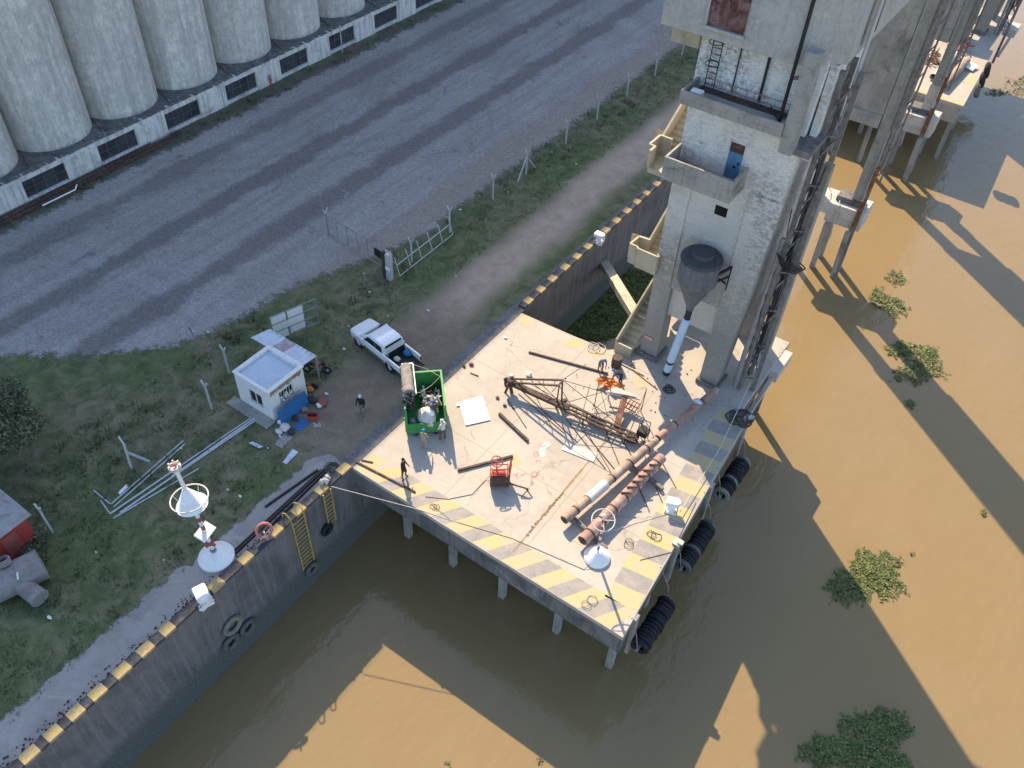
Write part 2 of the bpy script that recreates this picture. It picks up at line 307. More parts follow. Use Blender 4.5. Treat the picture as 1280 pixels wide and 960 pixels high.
def quay_mat():
    m, t, b = base('quay_concrete', .9, 0, .2); p = _pos(t)
    sx = t.nodes.new('ShaderNodeSeparateXYZ'); t.links.new(p, sx.inputs[0])
    big = _noise(t, p, .4, 6, .7, .5); run = _noise(t, _map(t, p, (1, 2.0, .14)), 1.5, 6, .7); fine = _noise(t, p, 10, 4, .75)
    col = _mix(t, _ramp(t, big, .38, .62), (.190, .182, .180), (.118, .117, .118))
    col = _mix(t, _math(t, 'MULTIPLY', _ramp(t, run, .46, .64), .8), col, (.25, .225, .21))
    n = t.nodes.new('ShaderNodeMapRange'); n.inputs['From Min'].default_value = -4.2; n.inputs['From Max'].default_value = -5.0
    t.links.new(_math(t, 'ADD', sx.outputs[2], _math(t, 'MULTIPLY', _math(t, 'SUBTRACT', big, .5), .9)), n.inputs[0])
    col = _mix(t, n.outputs[0], col, _mix(t, _ramp(t, fine, .4, .7), (.085, .092, .085), (.165, .17, .155)))   # silt line left by the river
    col = _mix(t, 1.0, col, _ramp(t, fine, .25, .8, (.7, .7, .7), (1.2, 1.2, 1.2)), 'MULTIPLY')
    t.links.new(col, b.inputs['Base Color']); bump(t, b, fine, .5, .04); return m
M['quay'] = quay_mat()
def leaf_mat(name, a, c):
    m, t, b = base(name, .55, 0, .3)
    oi = t.nodes.new('ShaderNodeNewGeometry').outputs['Random Per Island']
    t.links.new(_ramp(t, oi, 0, 1, a, c), b.inputs['Base Color'])
    b.inputs['Subsurface Weight'].default_value = 0
    return m
M['hyacinth'] = leaf_mat('hyacinth_leaf', (.03, .07, .016), (.19, .21, .06))
M['dead_leaf'] = leaf_mat('dead_leaf', (.10, .07, .03), (.20, .15, .07))
M['leaf_sun_tint'] = leaf_mat('leaf_sun_tint', (.55, .50, .30), (.80, .76, .58))  # cream tint stands in for sunlight on the tree's leaves
M['leaf'] = leaf_mat('tree_leaf', (.075, .095, .055), (.18, .195, .11))
M['tuft'] = leaf_mat('grass_blade', (.055, .085, .03), (.15, .16, .075))
M['bark'] = worn('bark', (.13, .105, .08), (.07, .055, .045), .5, 4, 20, .95)

# ------------------------------------------------------------------ mesh builder
class MB:
    def __init__(s): s.v = []; s.f = []; s.mi = []; s.k = 0
    def add(s, vs, fs):
        o = len(s.v); s.v += [Vector(v) for v in vs]; s.f += [tuple(i+o for i in f) for f in fs]; s.mi += [s.k]*len(fs)
        return s
    def box(s, x0, y0, z0, x1, y1, z1, mtx=None):
        vs = [Vector(p) for p in ((x0,y0,z0),(x1,y0,z0),(x1,y1,z0),(x0,y1,z0),(x0,y0,z1),(x1,y0,z1),(x1,y1,z1),(x0,y1,z1))]
        if mtx: vs = [mtx @ v for v in vs]
        return s.add(vs, [(3,2,1,0),(4,5,6,7),(0,1,5,4),(1,2,6,5),(2,3,7,6),(3,0,4,7)])
    def bar(s, p, q, w, h=None, upv=(0,0,1)):
        p, q = Vector(p), Vector(q); d = (q-p); h = h or w
        if d.length < 1e-6: return s
        d.normalize(); u = Vector(upv)
        if abs(d.dot(u)) > .98: u = Vector((0,1,0))
        a = d.cross(u).normalized(); b = a.cross(d).normalized(); a *= w/2; b *= h/2
        return s.add([p-a-b,p+a-b,p+a+b,p-a+b,q-a-b,q+a-b,q+a+b,q-a+b], [(0,1,2,3),(7,6,5,4),(0,4,5,1),(1,5,6,2),(2,6,7,3),(3,7,4,0)])
    def tube(s, p, q, r, r2=None, n=10, caps=True):
        p, q = Vector(p), Vector(q); d = q-p
        if d.length < 1e-6: return s
        d.normalize(); r2 = r if r2 is None else r2
        u = Vector((0,0,1)) if abs(d.z) < .95 else Vector((1,0,0))
        a = d.cross(u).normalized(); b = d.cross(a)
        vs = []
        for i in range(n):
            t = 2*math.pi*i/n; o = a*math.cos(t)+b*math.sin(t); vs += [p+o*r, q+o*r2]
        fs = [(2*i, 2*i+1, (2*i+3) % (2*n), (2*i+2) % (2*n)) for i in range(n)]
        if caps: fs += [tuple(2*i for i in range(n)), tuple(2*i+1 for i in reversed(range(n)))]
        return s.add(vs, fs)
    def path(s, pts, r, n=6):
        for a, b in zip(pts[:-1], pts[1:]): s.tube(a, b, r, n=n)
        return s
    def pipe(s, p, q, r, ri, n=20):
        """open hollow pipe"""
        p, q = Vector(p), Vector(q); d = (q-p).normalized(); u = Vector((0,0,1)) if abs(d.z) < .95 else Vector((1,0,0))
        a = d.cross(u).normalized(); b = d.cross(a); vs = []
        for i in range(n):
            t = 2*math.pi*i/n; o = a*math.cos(t)+b*math.sin(t); vs += [p+o*r, q+o*r, q+o*ri, p+o*ri]
        fs = []
        for i in range(n):
            j = (i+1) % n
            for k in range(4): fs.append((4*i+k, 4*i+(k+1) % 4, 4*j+(k+1) % 4, 4*j+k))
        return s.add(vs, fs)
    def lathe(s, c, prof, n=24, axis=(0,0,1)):
        c = Vector(c); ax = Vector(axis).normalized(); u = Vector((0,0,1)) if abs(ax.z) < .95 else Vector((1,0,0))
        a = ax.cross(u).normalized(); b = ax.cross(a); vs = []; k = len(prof)
        for i in range(n):
            t = 2*math.pi*i/n; o = a*math.cos(t)+b*math.sin(t)
            vs += [c+o*r+ax*z for r, z in prof]
        fs = []
        for i in range(n):
            j = (i+1) % n
            fs += [(i*k+m_, j*k+m_, j*k+m_+1, i*k+m_+1) for m_ in range(k-1)]
        return s.add(vs, fs)
    def torus(s, c, RR, r, axis=(0,0,1), n=24, m=8, arc=1.0, squash=1.0):
        c = Vector(c); ax = Vector(axis).normalized(); u = Vector((0,0,1)) if abs(ax.z) < .95 else Vector((1,0,0))
        a = ax.cross(u).normalized(); b = ax.cross(a); vs = []; fs = []
        for i in range(n):
            t = 2*math.pi*arc*i/(n if arc == 1 else n-1); o = a*math.cos(t)+b*math.sin(t)
            for j in range(m):
                w = 2*math.pi*j/m; vs.append(c+o*(RR+r*math.cos(w))+ax*r*squash*math.sin(w))
        for i in range(n if arc == 1 else n-1):
            for j in range(m):
                fs.append((i*m+j, ((i+1) % n)*m+j, ((i+1) % n)*m+(j+1) % m, i*m+(j+1) % m))
        return s.add(vs, fs)
    def prism(s, poly, z0, z1):
        n = len(poly); vs = [Vector((p[0], p[1], z0)) for p in poly]+[Vector((p[0], p[1], z1)) for p in poly]
        return s.add(vs, [tuple(reversed(range(n))), tuple(range(n, 2*n))]+[(i, (i+1) % n, n+(i+1) % n, n+i) for i in range(n)])
    def slab(s, pts, th):
        """plate of thickness th below the polygon of 3-D points"""
        pts = [Vector(p) for p in pts]; n = len(pts); nr = (pts[1]-pts[0]).cross(pts[2]-pts[0]).normalized()
        vs = pts+[p-nr*th for p in pts]
        return s.add(vs, [tuple(range(n)), tuple(reversed(range(n, 2*n)))]+[(i, n+i, n+(i+1) % n, (i+1) % n) for i in range(n)])
    def poly(s, pts): return s.add(pts, [tuple(range(len(pts)))])
    def ball(s, c, rx, ry=None, rz=None, n=12, m=8, jit=0.0):
        ry = ry or rx; rz = rz or rx; c = Vector(c); vs = [c+Vector((0,0,rz))]
        for i in range(1, m):
            a = math.pi*i/m
            for j in range(n):
                b = 2*math.pi*j/n; k = 1+random.uniform(-jit, jit)
                vs.append(c+Vector((rx*math.sin(a)*math.cos(b)*k, ry*math.sin(a)*math.sin(b)*k, rz*math.cos(a)*k)))
        vs.append(c-Vector((0,0,rz))); fs = []
        for j in range(n): fs.append((0, 1+j, 1+(j+1) % n))
        for i in range(m-2):
            for j in range(n): fs.append((1+i*n+j, 1+(i+1)*n+j, 1+(i+1)*n+(j+1) % n, 1+i*n+(j+1) % n))
        e = len(vs)-1; o = 1+(m-2)*n
        for j in range(n): fs.append((o+j, e, o+(j+1) % n))
        return s.add(vs, fs)
    def build(s, name, mt, parent=None, world=True, smooth=False, bevel=0.0):
        me = bpy.data.meshes.new(name)
        off = Vector((0,0,0))
        if parent and world:
            r = parent
            while r.parent: r = r.parent
            off = r.location
        me.from_pydata([v-off for v in s.v], [], s.f); me.update()
        for mm in (mt if isinstance(mt, (list, tuple)) else [mt]): me.materials.append(M[mm] if isinstance(mm, str) else mm)
        for p, i in zip(me.polygons, s.mi): p.material_index = i
        b = bmesh.new(); b.from_mesh(me); bmesh.ops.recalc_face_normals(b, faces=b.faces); b.to_mesh(me); b.free()
        if smooth:
            for p in me.polygons: p.use_smooth = True
            try: me.set_sharp_from_angle(angle=R(40))
            except Exception: pass
        o = bpy.data.objects.new(name, me); COL.objects.link(o)
        if parent: o.parent = parent
        if bevel:
            bv = o.modifiers.new('bevel', 'BEVEL'); bv.width = bevel; bv.segments = 2; bv.limit_method = 'ANGLE'
        return o
def tag(o, label=None, cat=None, group=None, kind=None):
    for k, v in (('label', label), ('category', cat), ('group', group), ('kind', kind)):
        if v: o[k] = v
    return o
def thing(name, label, cat, loc=(0,0,0), rz=0.0, group=None):
    o = bpy.data.objects.new(name, None); COL.objects.link(o); o.location = loc; o.rotation_euler = (0,0,rz)
    o.empty_display_size = .3
    return tag(o, label, cat, group)
def dup(root, loc, rz, label=None):
    def cp(o, par):
        c = o.copy(); COL.objects.link(c); c.parent = par
        for ch in [x for x in list(bpy.data.objects) if x.parent is o]: cp(ch, c)
        return c
    kids = [x for x in bpy.data.objects if x.parent is root]
    r = root.copy(); COL.objects.link(r); r.location = loc; r.rotation_euler = (0,0,rz)
    for k in kids: cp(k, r)
    if label: r['label'] = label
    return r
def settle(o, label, cat, group=None):
    """single-mesh thing: put its origin at its base centre"""
    me = o.data; xs = [v.co for v in me.vertices]
    c = Vector((sum(v.x for v in xs)/len(xs), sum(v.y for v in xs)/len(xs), min(v.z for v in xs)))
    for v in me.vertices: v.co -= c
    o.location = c; return tag(o, label, cat, group)

# ================================================================== SETTING
g = MB()
def grid_sheet(mb, x0, x1, y0, y1, nx, ny, z=0.0, jit=0.0):
    vs = [(x0+(x1-x0)*i/nx, y0+(y1-y0)*j/ny, z+random.uniform(-jit, jit)) for j in range(ny+1) for i in range(nx+1)]
    mb.add(vs, [(j*(nx+1)+i, j*(nx+1)+i+1, (j+1)*(nx+1)+i+1, (j+1)*(nx+1)+i) for j in range(ny) for i in range(nx)])
grid_sheet(g, -700, -.9, -600, 900, 4, 4)
tag(g.build('ground', 'ground'), kind='structure')
g = MB(); grid_sheet(g, -120, 900, -600, 1200, 3, 3, WATER)
tag(g.build('river_water', 'water'), kind='structure')
# paved yard road between the fence and the warehouse, its near end cut diagonally by the grass
near = [(-34.9, -60), (-32, -16), (-28.6, -3.5), (-24.9, 1.4), (-22.6, 3.2), (-20.4, 4.6), (-18.6, 6.6), (-16.6, 9.0), (-15.5, 12.6), (-15.0, 16.5), (-14.0, 20), (-12.4, 25), (-11.0, 30.5)]
edge = []
for a, b in zip(near[:-1], near[1:]):
    n_ = max(2, int((Vector(b)-Vector(a)).length/.5))
    for i in range(n_):
        p = Vector(a).lerp(Vector(b), i/n_); edge.append((p.x+random.uniform(-.22, .22), p.y+random.uniform(-.22, .22)))
y = 30.5
while y < 160: edge.append((-11.5+random.uniform(-.2, .2), y)); y += .6
edge += [(-11.5, 400), (-36.2, 400)]
y = 160
while y > -60: edge.append((-36.4+random.uniform(-.25, .25), y)); y -= .8
def soft_sheet(pts, z, wid, name, mt):
    n = len(pts); out = []
    ar = sum(pts[i][0]*pts[(i+1) % n][1]-pts[(i+1) % n][0]*pts[i][1] for i in range(n)); sg = 1 if ar > 0 else -1
    nrm = []
    for i in range(n):
        a, b = Vector((*pts[i-3], 0)), Vector((*pts[(i+3) % n], 0)); d = (b-a).normalized(); nrm.append(Vector((d.y, -d.x, 0))*sg)
    inner = [Vector((*pts[i], z))-nrm[i]*wid*.5 for i in range(n)]; outer = [Vector((*pts[i], z))+nrm[i]*wid*.5 for i in range(n)]
    me = bpy.data.meshes.new(name); me.from_pydata([*inner, *outer], [], [tuple(range(n))]+[(i, n+i, n+(i+1) % n, (i+1) % n) for i in range(n)]); me.update()
    at_ = me.attributes.new('cover', 'FLOAT', 'POINT')
    for i in range(2*n): at_.data[i].value = 1.0 if i < n else 0.0
    me.materials.append(M[mt]); o = bpy.data.objects.new(name, me); COL.objects.link(o); tag(o, kind='structure'); return o
def crumble(name):
    m = M[name]; t = m.node_tree; b = t.nodes['Principled BSDF']; a = t.nodes.new('ShaderNodeAttribute'); a.attribute_name = 'cover'
    f = _math(t, 'ADD', a.outputs['Fac'], _math(t, 'MULTIPLY', _math(t, 'SUBTRACT', _noise(t, _pos(t), 2.2, 6, .8), .5), 1.6))
    f = _math(t, 'MAXIMUM', _ramp(t, f, .30, .62), _math(t, 'GREATER_THAN', a.outputs['Fac'], .985))
    t.links.new(f, b.inputs['Alpha'])
crumble('road'); crumble('apron')
soft_sheet(edge, .004, 2.0, 'road', 'road')

# concrete apron behind the quay edge
ap = [(-.62, -60), (-.62, -30), (-.62, 0), (-.62, 6), (-.62, 8.0)]
ap += [(-.75-.5, 8.15), (-1.9, 7.95)]
y = 7.6
while y > -60: ap.append((-2.35-(.35 if y < -2 else 0)+random.uniform(-.16, .16), y)); y -= .45
soft_sheet(list(reversed(ap)), .007, .5, 'apron_pavement', 'apron')

# ---------------------------------------------------------------- quay wall
qw = thing('quay_wall', 'long stained concrete quay wall with yellow and black kerb along its top', 'quay wall', (0, 0, 0))
g = MB(); g.box(-.9, -70, -12, 0, 200, 0); g.build('wall', 'quay', qw)
g = MB(); g.box(-.55, -70, .003, -.015, 7.9, .17); g.box(-.55, 26.2, .003, -.015, 200, .17); g.build('kerb', 'black_kerb', qw, bevel=.02)
ys = [(-17.3, -16.35)]
for k in range(9): ys.append((-15.95+1.41*k-.02, -15.95+1.41*k+.86))
for c in (-15.9,): pass
marks = []
for (u, v) in ((45,951),(73,924),(102,897.5),(130.5,871),(160,844),(189,817),(216,792),(276,735),(314,701),(352.5,667.5),(380,641),(408,615),(437,590)):
    marks.append(at(u, v, .17).y)
for (u, v) in ((669,379),(684,365),(699,351),(714,337),(728,323),(742,310),(765,290.5),(778,278),(790,265.5),(802,254),(814,243),(826,231)):
    marks.append(at(u, v, .17).y)
yy = marks[0]
while yy > -30: yy -= 1.41; marks.append(yy)
yy = max(marks)
for k in range(16): yy += 2.0; marks.append(yy)
for yk in marks:
    w_ = .38 if yk < 20 else .36
    g = MB(); a, b = yk-w_+random.uniform(-.05, .05), yk+w_+random.uniform(-.05, .05)
    g.box(-.57, a, .004, .008, b, .185); g.build('kerb_block', 'yellow', qw, bevel=.02)
g = MB()                                                                # crumbled earth behind the kerb
for k in range(420):
    yk = random.uniform(-20, 4); g.ball((-.62-random.random()**2*.5, yk, .02), random.uniform(.02, .07), n=5, m=3, jit=.3)
tag(g.build('kerb_rubble', 'rust_dark', qw), kind='stuff')

# old crane rails lying on the apron
def rail_thing(a, b, label):
    t = MB(); d = Vector((b[0]-a[0], b[1]-a[1], 0)); A = Vector((*a, .0)); B = Vector((*b, .0))
    t.bar(A+Vector((0,0,.02)), B+Vector((0,0,.02)), .15, .03); t.bar(A+Vector((0,0,.07)), B+Vector((0,0,.07)), .03, .08); t.bar(A+Vector((0,0,.125)), B+Vector((0,0,.125)), .075, .035)
    settle(t.build('steel_rail', 'rail'), label, 'rail', 'old rails along the quay apron')
rail_thing((-.72, 1.7), (-1.0, 7.0), 'short dark steel rail lying closest to the kerb beside the lifebuoy')
rail_thing((-.95, -.9), (-1.18, 7.1), 'longest dark steel rail on the apron, passing the foot of the tall light mast')
rail_thing((-1.12, -.2), (-1.28, 6.9), 'dark steel rail just inland of the longest rail on the apron')
rail_thing((-1.95, 3.1), (-1.45, 6.8), 'dark steel rail lying aslant on the landward side of the apron')

# ---------------------------------------------------------------- working platform over the water
DK = [(0.02, 8.15), (18.45, 8.15), (17.35, 26.35), (16.7, 26.35), (16.7, 34.6), (8.4, 34.6), (8.4, 27.6), (6.9, 26.2), (4.2, 25.95), (.02, 25.75)]
pf = thing('working_platform', 'large pale concrete platform on piles over the brown water with yellow and grey striped edges', 'platform', (9, 16, -1.8))
g = MB(); g.prism(DK, -.30, 0.0); g.build('deck', 'deck', pf, bevel=.03)
g = MB()
g.box(.02, 8.18, -1.75, 18.40, 8.62, -.302); g.box(.02, 25.2, -1.5, 6.6, 25.6, -.302)
def skew(x_at, y0, y1, z0, z1, th):
    g.prism([(x_at(y0)-th, y0), (x_at(y0), y0), (x_at(y1), y1), (x_at(y1)-th, y1)], z0, z1)
rx = lambda y: 18.42-(y-8.15)*.0604
skew(rx, 8.63, 26.3, -1.25, -.303, .4)
for yb in (12.5, 17, 21.5): g.box(.05, yb, -1.3, 17.0, yb+.5, -.303)
g.box(8.45, 34.1, -1.3, 16.68, 34.58, -.303); g.box(16.28, 26.4, -1.2, 16.68, 34.05, -.303)
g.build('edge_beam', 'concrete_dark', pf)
for x in (2.45, 6.1, 9.9, 13.9, 17.4):
    for y in (9.9, 14.6, 19.2, 24.2):
        if y > 10 and x < 17: 
            if x not in (9.9, 2.45): continue
        xx = x if x < 17 else rx(y)-.75
        g = MB(); g.box(xx-.2, y-.2, -11, xx+.2, y+.2, -1.26); g.build('pile', 'concrete', pf)
for (x, y) in ((9, 28.5), (9, 33.6), (13, 28.5), (13, 33.6), (16.2, 27.4), (16.2, 30.8), (16.2, 33.8)):
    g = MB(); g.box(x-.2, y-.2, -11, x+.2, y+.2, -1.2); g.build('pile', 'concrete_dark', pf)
for yb in (9.6, 14.9, 19.9, 25.4):                                      # vertical fender posts on the river face
    g = MB(); xx = rx(yb); g.box(xx+.004, yb-.22, -3.6, xx+.22, yb+.22, -.02); g.build('fender_post', 'concrete', pf, bevel=.03)
# painted border
def strip_quad(mb, P, z=.004): mb.poly([(x, y, z) for x, y in P])
yl, gy = MB(), MB()
x = 1.0; k = 0
while x < 17.6:
    w_ = .98; sl = 1.0
    P = [(x, 8.22), (x+w_, 8.22), (x+w_+sl, 9.78), (x+sl, 9.78)]
    P = [(min(px, rx(py)-.05), py) for px, py in P]
    strip_quad(yl if k % 2 == 0 else gy, P); x += w_; k += 1
y = 9.9; k = 0
while y < 25.6:
    w_ = 1.08
    P = [(rx(y)-.06, y), (rx(y+w_)-.06, y+w_), (rx(y+w_)-1.85, min(y+w_-.25, 26.2)), (rx(y)-1.85, y-.25)]
    strip_quad(yl if k % 2 == 0 else gy, P); y += w_; k += 1
for P in ([(.15, 8.3), (.9, 8.3), (1.5, 9.7), (.3, 9.7)], [(.2, 24.9), (1.5, 24.9), (1.2, 25.6), (.2, 25.6)], [(3.9, 24.9), (4.8, 24.9), (5.5, 25.7), (4.5, 25.75)],
          [(6.0, 25.1), (6.8, 25.1), (7.1, 25.9), (6.4, 25.8)], [(6.75, 14.2), (7.5, 13.7), (7.9, 14.4), (7.1, 14.9)], [(9.7, 24.7), (10.4, 24.2), (10.9, 24.9), (10.1, 25.5)]):
    strip_quad(yl, P)
def paint_mat(name, c, wear):
    m, t, b = base(name, .85, 0, .2); p = _pos(t)
    n1 = _noise(t, p, 1.1, 6, .75, .5); n2 = _noise(t, p, 14, 3, .75)
    col = _mix(t, _ramp(t, n1, .36, .60), c, wear); col = _mix(t, 1.0, col, _ramp(t, n2, .25, .8, (.8, .8, .8), (1.12, 1.12, 1.12)), 'MULTIPLY')
    t.links.new(col, b.inputs['Base Color']); return m
M['deck_yellow'] = paint_mat('deck_yellow', (.54, .42, .17), (.46, .39, .27))
M['deck_grey'] = paint_mat('deck_grey', (.25, .242, .232), (.36, .32, .275))
M['deck_white'] = paint_mat('deck_white', (.70, .67, .62), (.50, .455, .40))
M['graffiti'] = paint_mat('graffiti', (.50, .13, .11), (.46, .2, .17))
M['seam_dirt'] = paint_mat('seam_dirt', (.34, .26, .13), (.28, .20, .11))
M['seam_dark'] = paint_mat('seam_dark', (.16, .10, .06), (.24, .17, .10))
yl.build('yellow_stripe', 'deck_yellow', pf); gy.build('grey_stripe', 'deck_grey', pf)
# weedy expansion joint across the deck
g = MB(); y = 9.0; rg = random.Random(3); L, Rr = [], []
while y < 20.0:
    w_ = rg.uniform(.03, .09); L.append((11.0-w_, y, .005)); Rr.append((11.0+w_, y, .005)); y += .2
g.poly(L+list(reversed(Rr)))
g.build('expansion_joint', 'seam_dirt', pf)
g = MB(); y = 10.4
while y < 14.2: g.ball((11.0+rg.uniform(-.04, .04), y, .005), .05+rg.random()*.06, .09, .012, n=7, m=4, jit=.35); y += rg.uniform(.12, .3)
g.build('joint_weeds', 'seam_dark', pf)
# red chalked letters: a hook, O, n, D with a stroke
def stroke(mb, pts, w_=.045, z=.006):
    pts = [Vector((*p, z)) for p in pts]
    for a, b in zip(pts[:-1], pts[1:]):
        d = (b-a).normalized(); s_ = Vector((-d.y, d.x, 0))*w_/2; mb.poly([a-s_, b-s_, b+s_, a+s_])
def glyph(mb, u, v, pts, h=.22):
    o = at(u, v); e1 = (at(u+8, v)-o).normalized(); e2 = (at(u, v-8)-o).normalized()
    stroke(mb, [((o+e1*x*h+e2*y*h).x, (o+e1*x*h+e2*y*h).y) for x, y in pts])
g = MB()
circ = lambda rx_, ry_, a0=0, a1=360, n=16: [(rx_*math.cos(R(a0+(a1-a0)*i/n)), ry_*math.sin(R(a0+(a1-a0)*i/n))) for i in range(n+1)]
glyph(g, 670, 568, circ(.62, .72)); glyph(g, 673, 577, [(-.6, -.5), (-.6, .3), (0, .5), (.5, .3), (.55, -.5)])
glyph(g, 668, 593, circ(.75, .95)); glyph(g, 668, 594, [(-.9, -.3), (.2, -.5), (.9, .3)]); glyph(g, 678, 555, circ(.9, 1.0, 190, 350))
glyph(g, 645, 594, [(-.8, .2), (0, 0), (.5, .9)]); glyph(g, 645, 594, [(0, 0), (.4, -.8)]); glyph(g, 652, 594, [(-.3, -.1), (.6, .5), (1.4, .4)])
g.build('chalk_letters', 'graffiti', pf)
g = MB()                                                                # worn white painted ring and bar
o = Vector((9.2, 16.7)); 
P_ = [(math.cos(R(a)), math.sin(R(a))) for a in range(150, 250, 10)]
g.poly([(9.0+1.0*x, 16.4+1.0*y, .004) for x, y in P_]+[(9.0+.65*x, 16.4+.65*y, .004) for x, y in reversed(P_)])
g.build('white_mark', 'deck_white', pf)
b_ = MB(); b_.slab([at(706,553,.03), at(747,566,.03), at(742,578,.03), at(702,562,.03)], .02)
settle(b_.build('white_board', 'deck_white'), 'faded white board with lettering lying on the deck under the fallen rig', 'board')

# ---------------------------------------------------------------- silos and warehouse
SY, SR, SX = 6.82, 3.42, -43.25
ord_ = ['far left silo, cut off by the photo edge above the rails', 'leftmost fully seen pale concrete silo, its left neighbour cut off by the photo edge', 'pale concrete silo behind the second warehouse window from the left',
        'pale concrete silo behind the third warehouse window from the left, with a cracked patch', 'pale concrete silo just left of the red hydrant on the warehouse wall',
        'pale concrete silo just right of the red hydrant, only its foot in the photo', 'smallest visible silo foot at the top edge, right of the hydrant']
for k in range(-1, 9):
    y = 11.75+SY*(k)
    lab = ord_[k] if 0 <= k < 7 else 'tall pale concrete silo standing outside the photo'
    g = MB(); g.lathe((SX, y, 2.0), [(0, 38), (SR, 38), (SR, 28), (SR, 18), (SR, 8), (SR, .0), (0, 0)], 56)
    settle(g.build('grain_silo', 'silo', smooth=True), lab, 'silo', 'row of grain silos')
g = MB(); g.box(-60, 2, 40.0, -41.0, 330, 46.3)  # unseen gallery box, added and sized for its straight shadow edge
g.k = 0
settle(g.build('silo_shadow_gallery', 'tower_block'), 'unseen concrete gallery over the silos, added to cast a straight shadow edge', 'gallery')
g = MB(); g.box(-60, 71.7, 0, -39.4, 330, 40); settle(g.build('silo_block', 'silo'), 'tall concrete silo block further along the yard', 'building')
wh = thing('warehouse', 'low whitewashed warehouse base with dark barred windows under the silos', 'building', (-40, 40, 0))
wins = [(12.83+6.83*k, 16.55+6.83*k) for k in range(-2, 11)]
g = MB()
ycur = -10
for a, b in wins:
    g.box(-39.0, ycur, 0, -38.5, a, 2.25); g.box(-39.0, a, 0, -38.5, b, .34); g.box(-39.0, a, 1.84, -38.5, b, 2.25); ycur = b
g.box(-39.0, ycur, 0, -38.5, 120, 2.25)
for a, b in wins: g.box(-38.5, a-1.55-1.55, .002, -38.42, a-.02, 2.0)
g.build('wall', 'annex', wh)
g = MB(); g.box(-60, -10, 1.9, -39.002, 120, 2.10); g.build('roof', 'annex_roof', wh)
g = MB(); y = -10
while y < 120:                                                        # broken roof edge
    l = random.uniform(.25, .9); g.box(-38.98+random.uniform(-.12, .1), y, 2.255, -38.44+random.uniform(-.12, .03), y+l*random.uniform(.5, 1), 2.30+random.random()*.1); y += l
g.build('roof_edge', 'annex_roof', wh)
for a, b in wins:
    g = MB(); g.box(-38.72, a, .341, -38.66, b, 1.839); w_ = g.build('window', 'pane', wh)
    g = MB()
    for i in range(0, 5):
        yy = a+(b-a)*i/4; g.box(-38.655, yy-.04, .342, -38.60, yy+.04, 1.838)
    for zz in (.39, 1.09, 1.79): g.box(-38.653, a, zz-.03, -38.602, b, zz+.03)
    g.build('window_bars', 'window_steel', w_)
    g = MB(); g.box(-38.495, a-.05, .22, -38.33, b+.05, .335); g.build('sill', 'annex', w_)
for k in range(-1, 8):                                                 # low ribs on the roof between silos
    y = 11.75+SY*k+3.4; g = MB(); g.bar((-41.6, y, 2.15), (-39.1, y-.9, 2.15), .16, .10); g.build('roof_gutter', 'annex_roof', wh)
hy = thing('fire_hydrant', 'small red hydrant valve on the white warehouse wall', 'hydrant', (-38.42, 38.5, .3))
g = MB(); g.tube((-38.25, 38.5, .1), (-38.25, 38.5, .75), .09); g.tube((-38.4, 38.5, .62), (-38.02, 38.5, .62), .06); g.build('valve_body', 'red_paint', hy)
g = MB(); g.torus((-38.25, 38.5, .92), .17, .03, (1, 0, .3), 14, 6); g.bar((-38.25, 38.33, .92), (-38.25, 38.67, .92), .03); g.bar((-38.25, 38.5, .7), (-38.25, 38.5, .95), .03); g.build('handwheel', 'red_paint', hy)
for (y0, y1, xx, lab) in ((9.0, 25.6, -37.35, 'long rusty beam nearest the road in the stack along the warehouse'), (9.8, 27.2, -37.75, 'middle long rusty beam in the stack along the warehouse'), (7.0, 24.2, -38.1, 'long rusty beam against the warehouse foot')):
    g = MB(); g.bar((xx, y0, .12), (xx+.05, y1, .12), .22, .22); g.bar((xx, y0, .25), (xx+.05, y1, .25), .30, .03)
    settle(g.build('steel_beam', 'rust_dark'), lab, 'beam', 'beams stacked along the warehouse')
g = MB(); a = at(53, 257, .3); b = at(94, 237, .3); c = at(96, 231, .3); g.path([a, b, c], .06, 6)
settle(g.build('bent_pipe', 'white_plain'), 'thin white bent pipe lying on the beams below the first warehouse window', 'pipe')
lp = thing('wall_pole', 'thin grey pole against the warehouse right of the hydrant', 'pole', at(428, 65))
b0 = at(428, 65); g = MB(); g.tube(b0, b0+Vector((0, 0, 2.6)), .06); g.build('shaft', 'galv', lp); g = MB(); g.ball(b0+Vector((0, 0, 2.65)), .1, n=8, m=6); g.build('cap', 'galv', lp)

# ---------------------------------------------------------------- grain tower
TY = 27.24
tw = thing('grain_tower', 'tall grain elevator tower of peeling white concrete standing on legs at the near platform', 'tower', (11.8, 30.5, 0))
def flare(z): return 14.45+.05*min(z, 16)
def tapered(mb, x0, xf, y0, y1, z0, z1, x0b=None):
    a, b = xf(z0), xf(z1)
    mb.add([(x0,y0,z0),(a,y0,z0),(a,y1,z0),(x0,y1,z0),(x0,y0,z1),(b,y0,z1),(b,y1,z1),(x0,y1,z1)], [(3,2,1,0),(4,5,6,7),(0,1,5,4),(1,2,6,5),(2,3,7,6),(3,0,4,7)])
for (y0, y1) in ((TY, TY+1.3), (33.1, 34.4)):
    g = MB(); g.box(8.75, y0, .0, 10.0, y1, 6.3); g.build('leg', 'tower', tw, bevel=.03)
    g = MB(); tapered(g, 13.25, flare, y0, y1, .0, 6.3); g.build('leg', 'tower', tw, bevel=.03)
for (x0, x1, y0, y1) in ((8.55, 10.2, TY-.25, TY+1.5), (13.1, 14.65, TY-.2, TY+1.5)):
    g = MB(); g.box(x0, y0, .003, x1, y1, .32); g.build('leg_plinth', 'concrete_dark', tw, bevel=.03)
g = MB(); tapered(g, 8.75, flare, TY, 34.4, 6.303, 22.6); g.build('wall', 'tower', tw, bevel=.03)
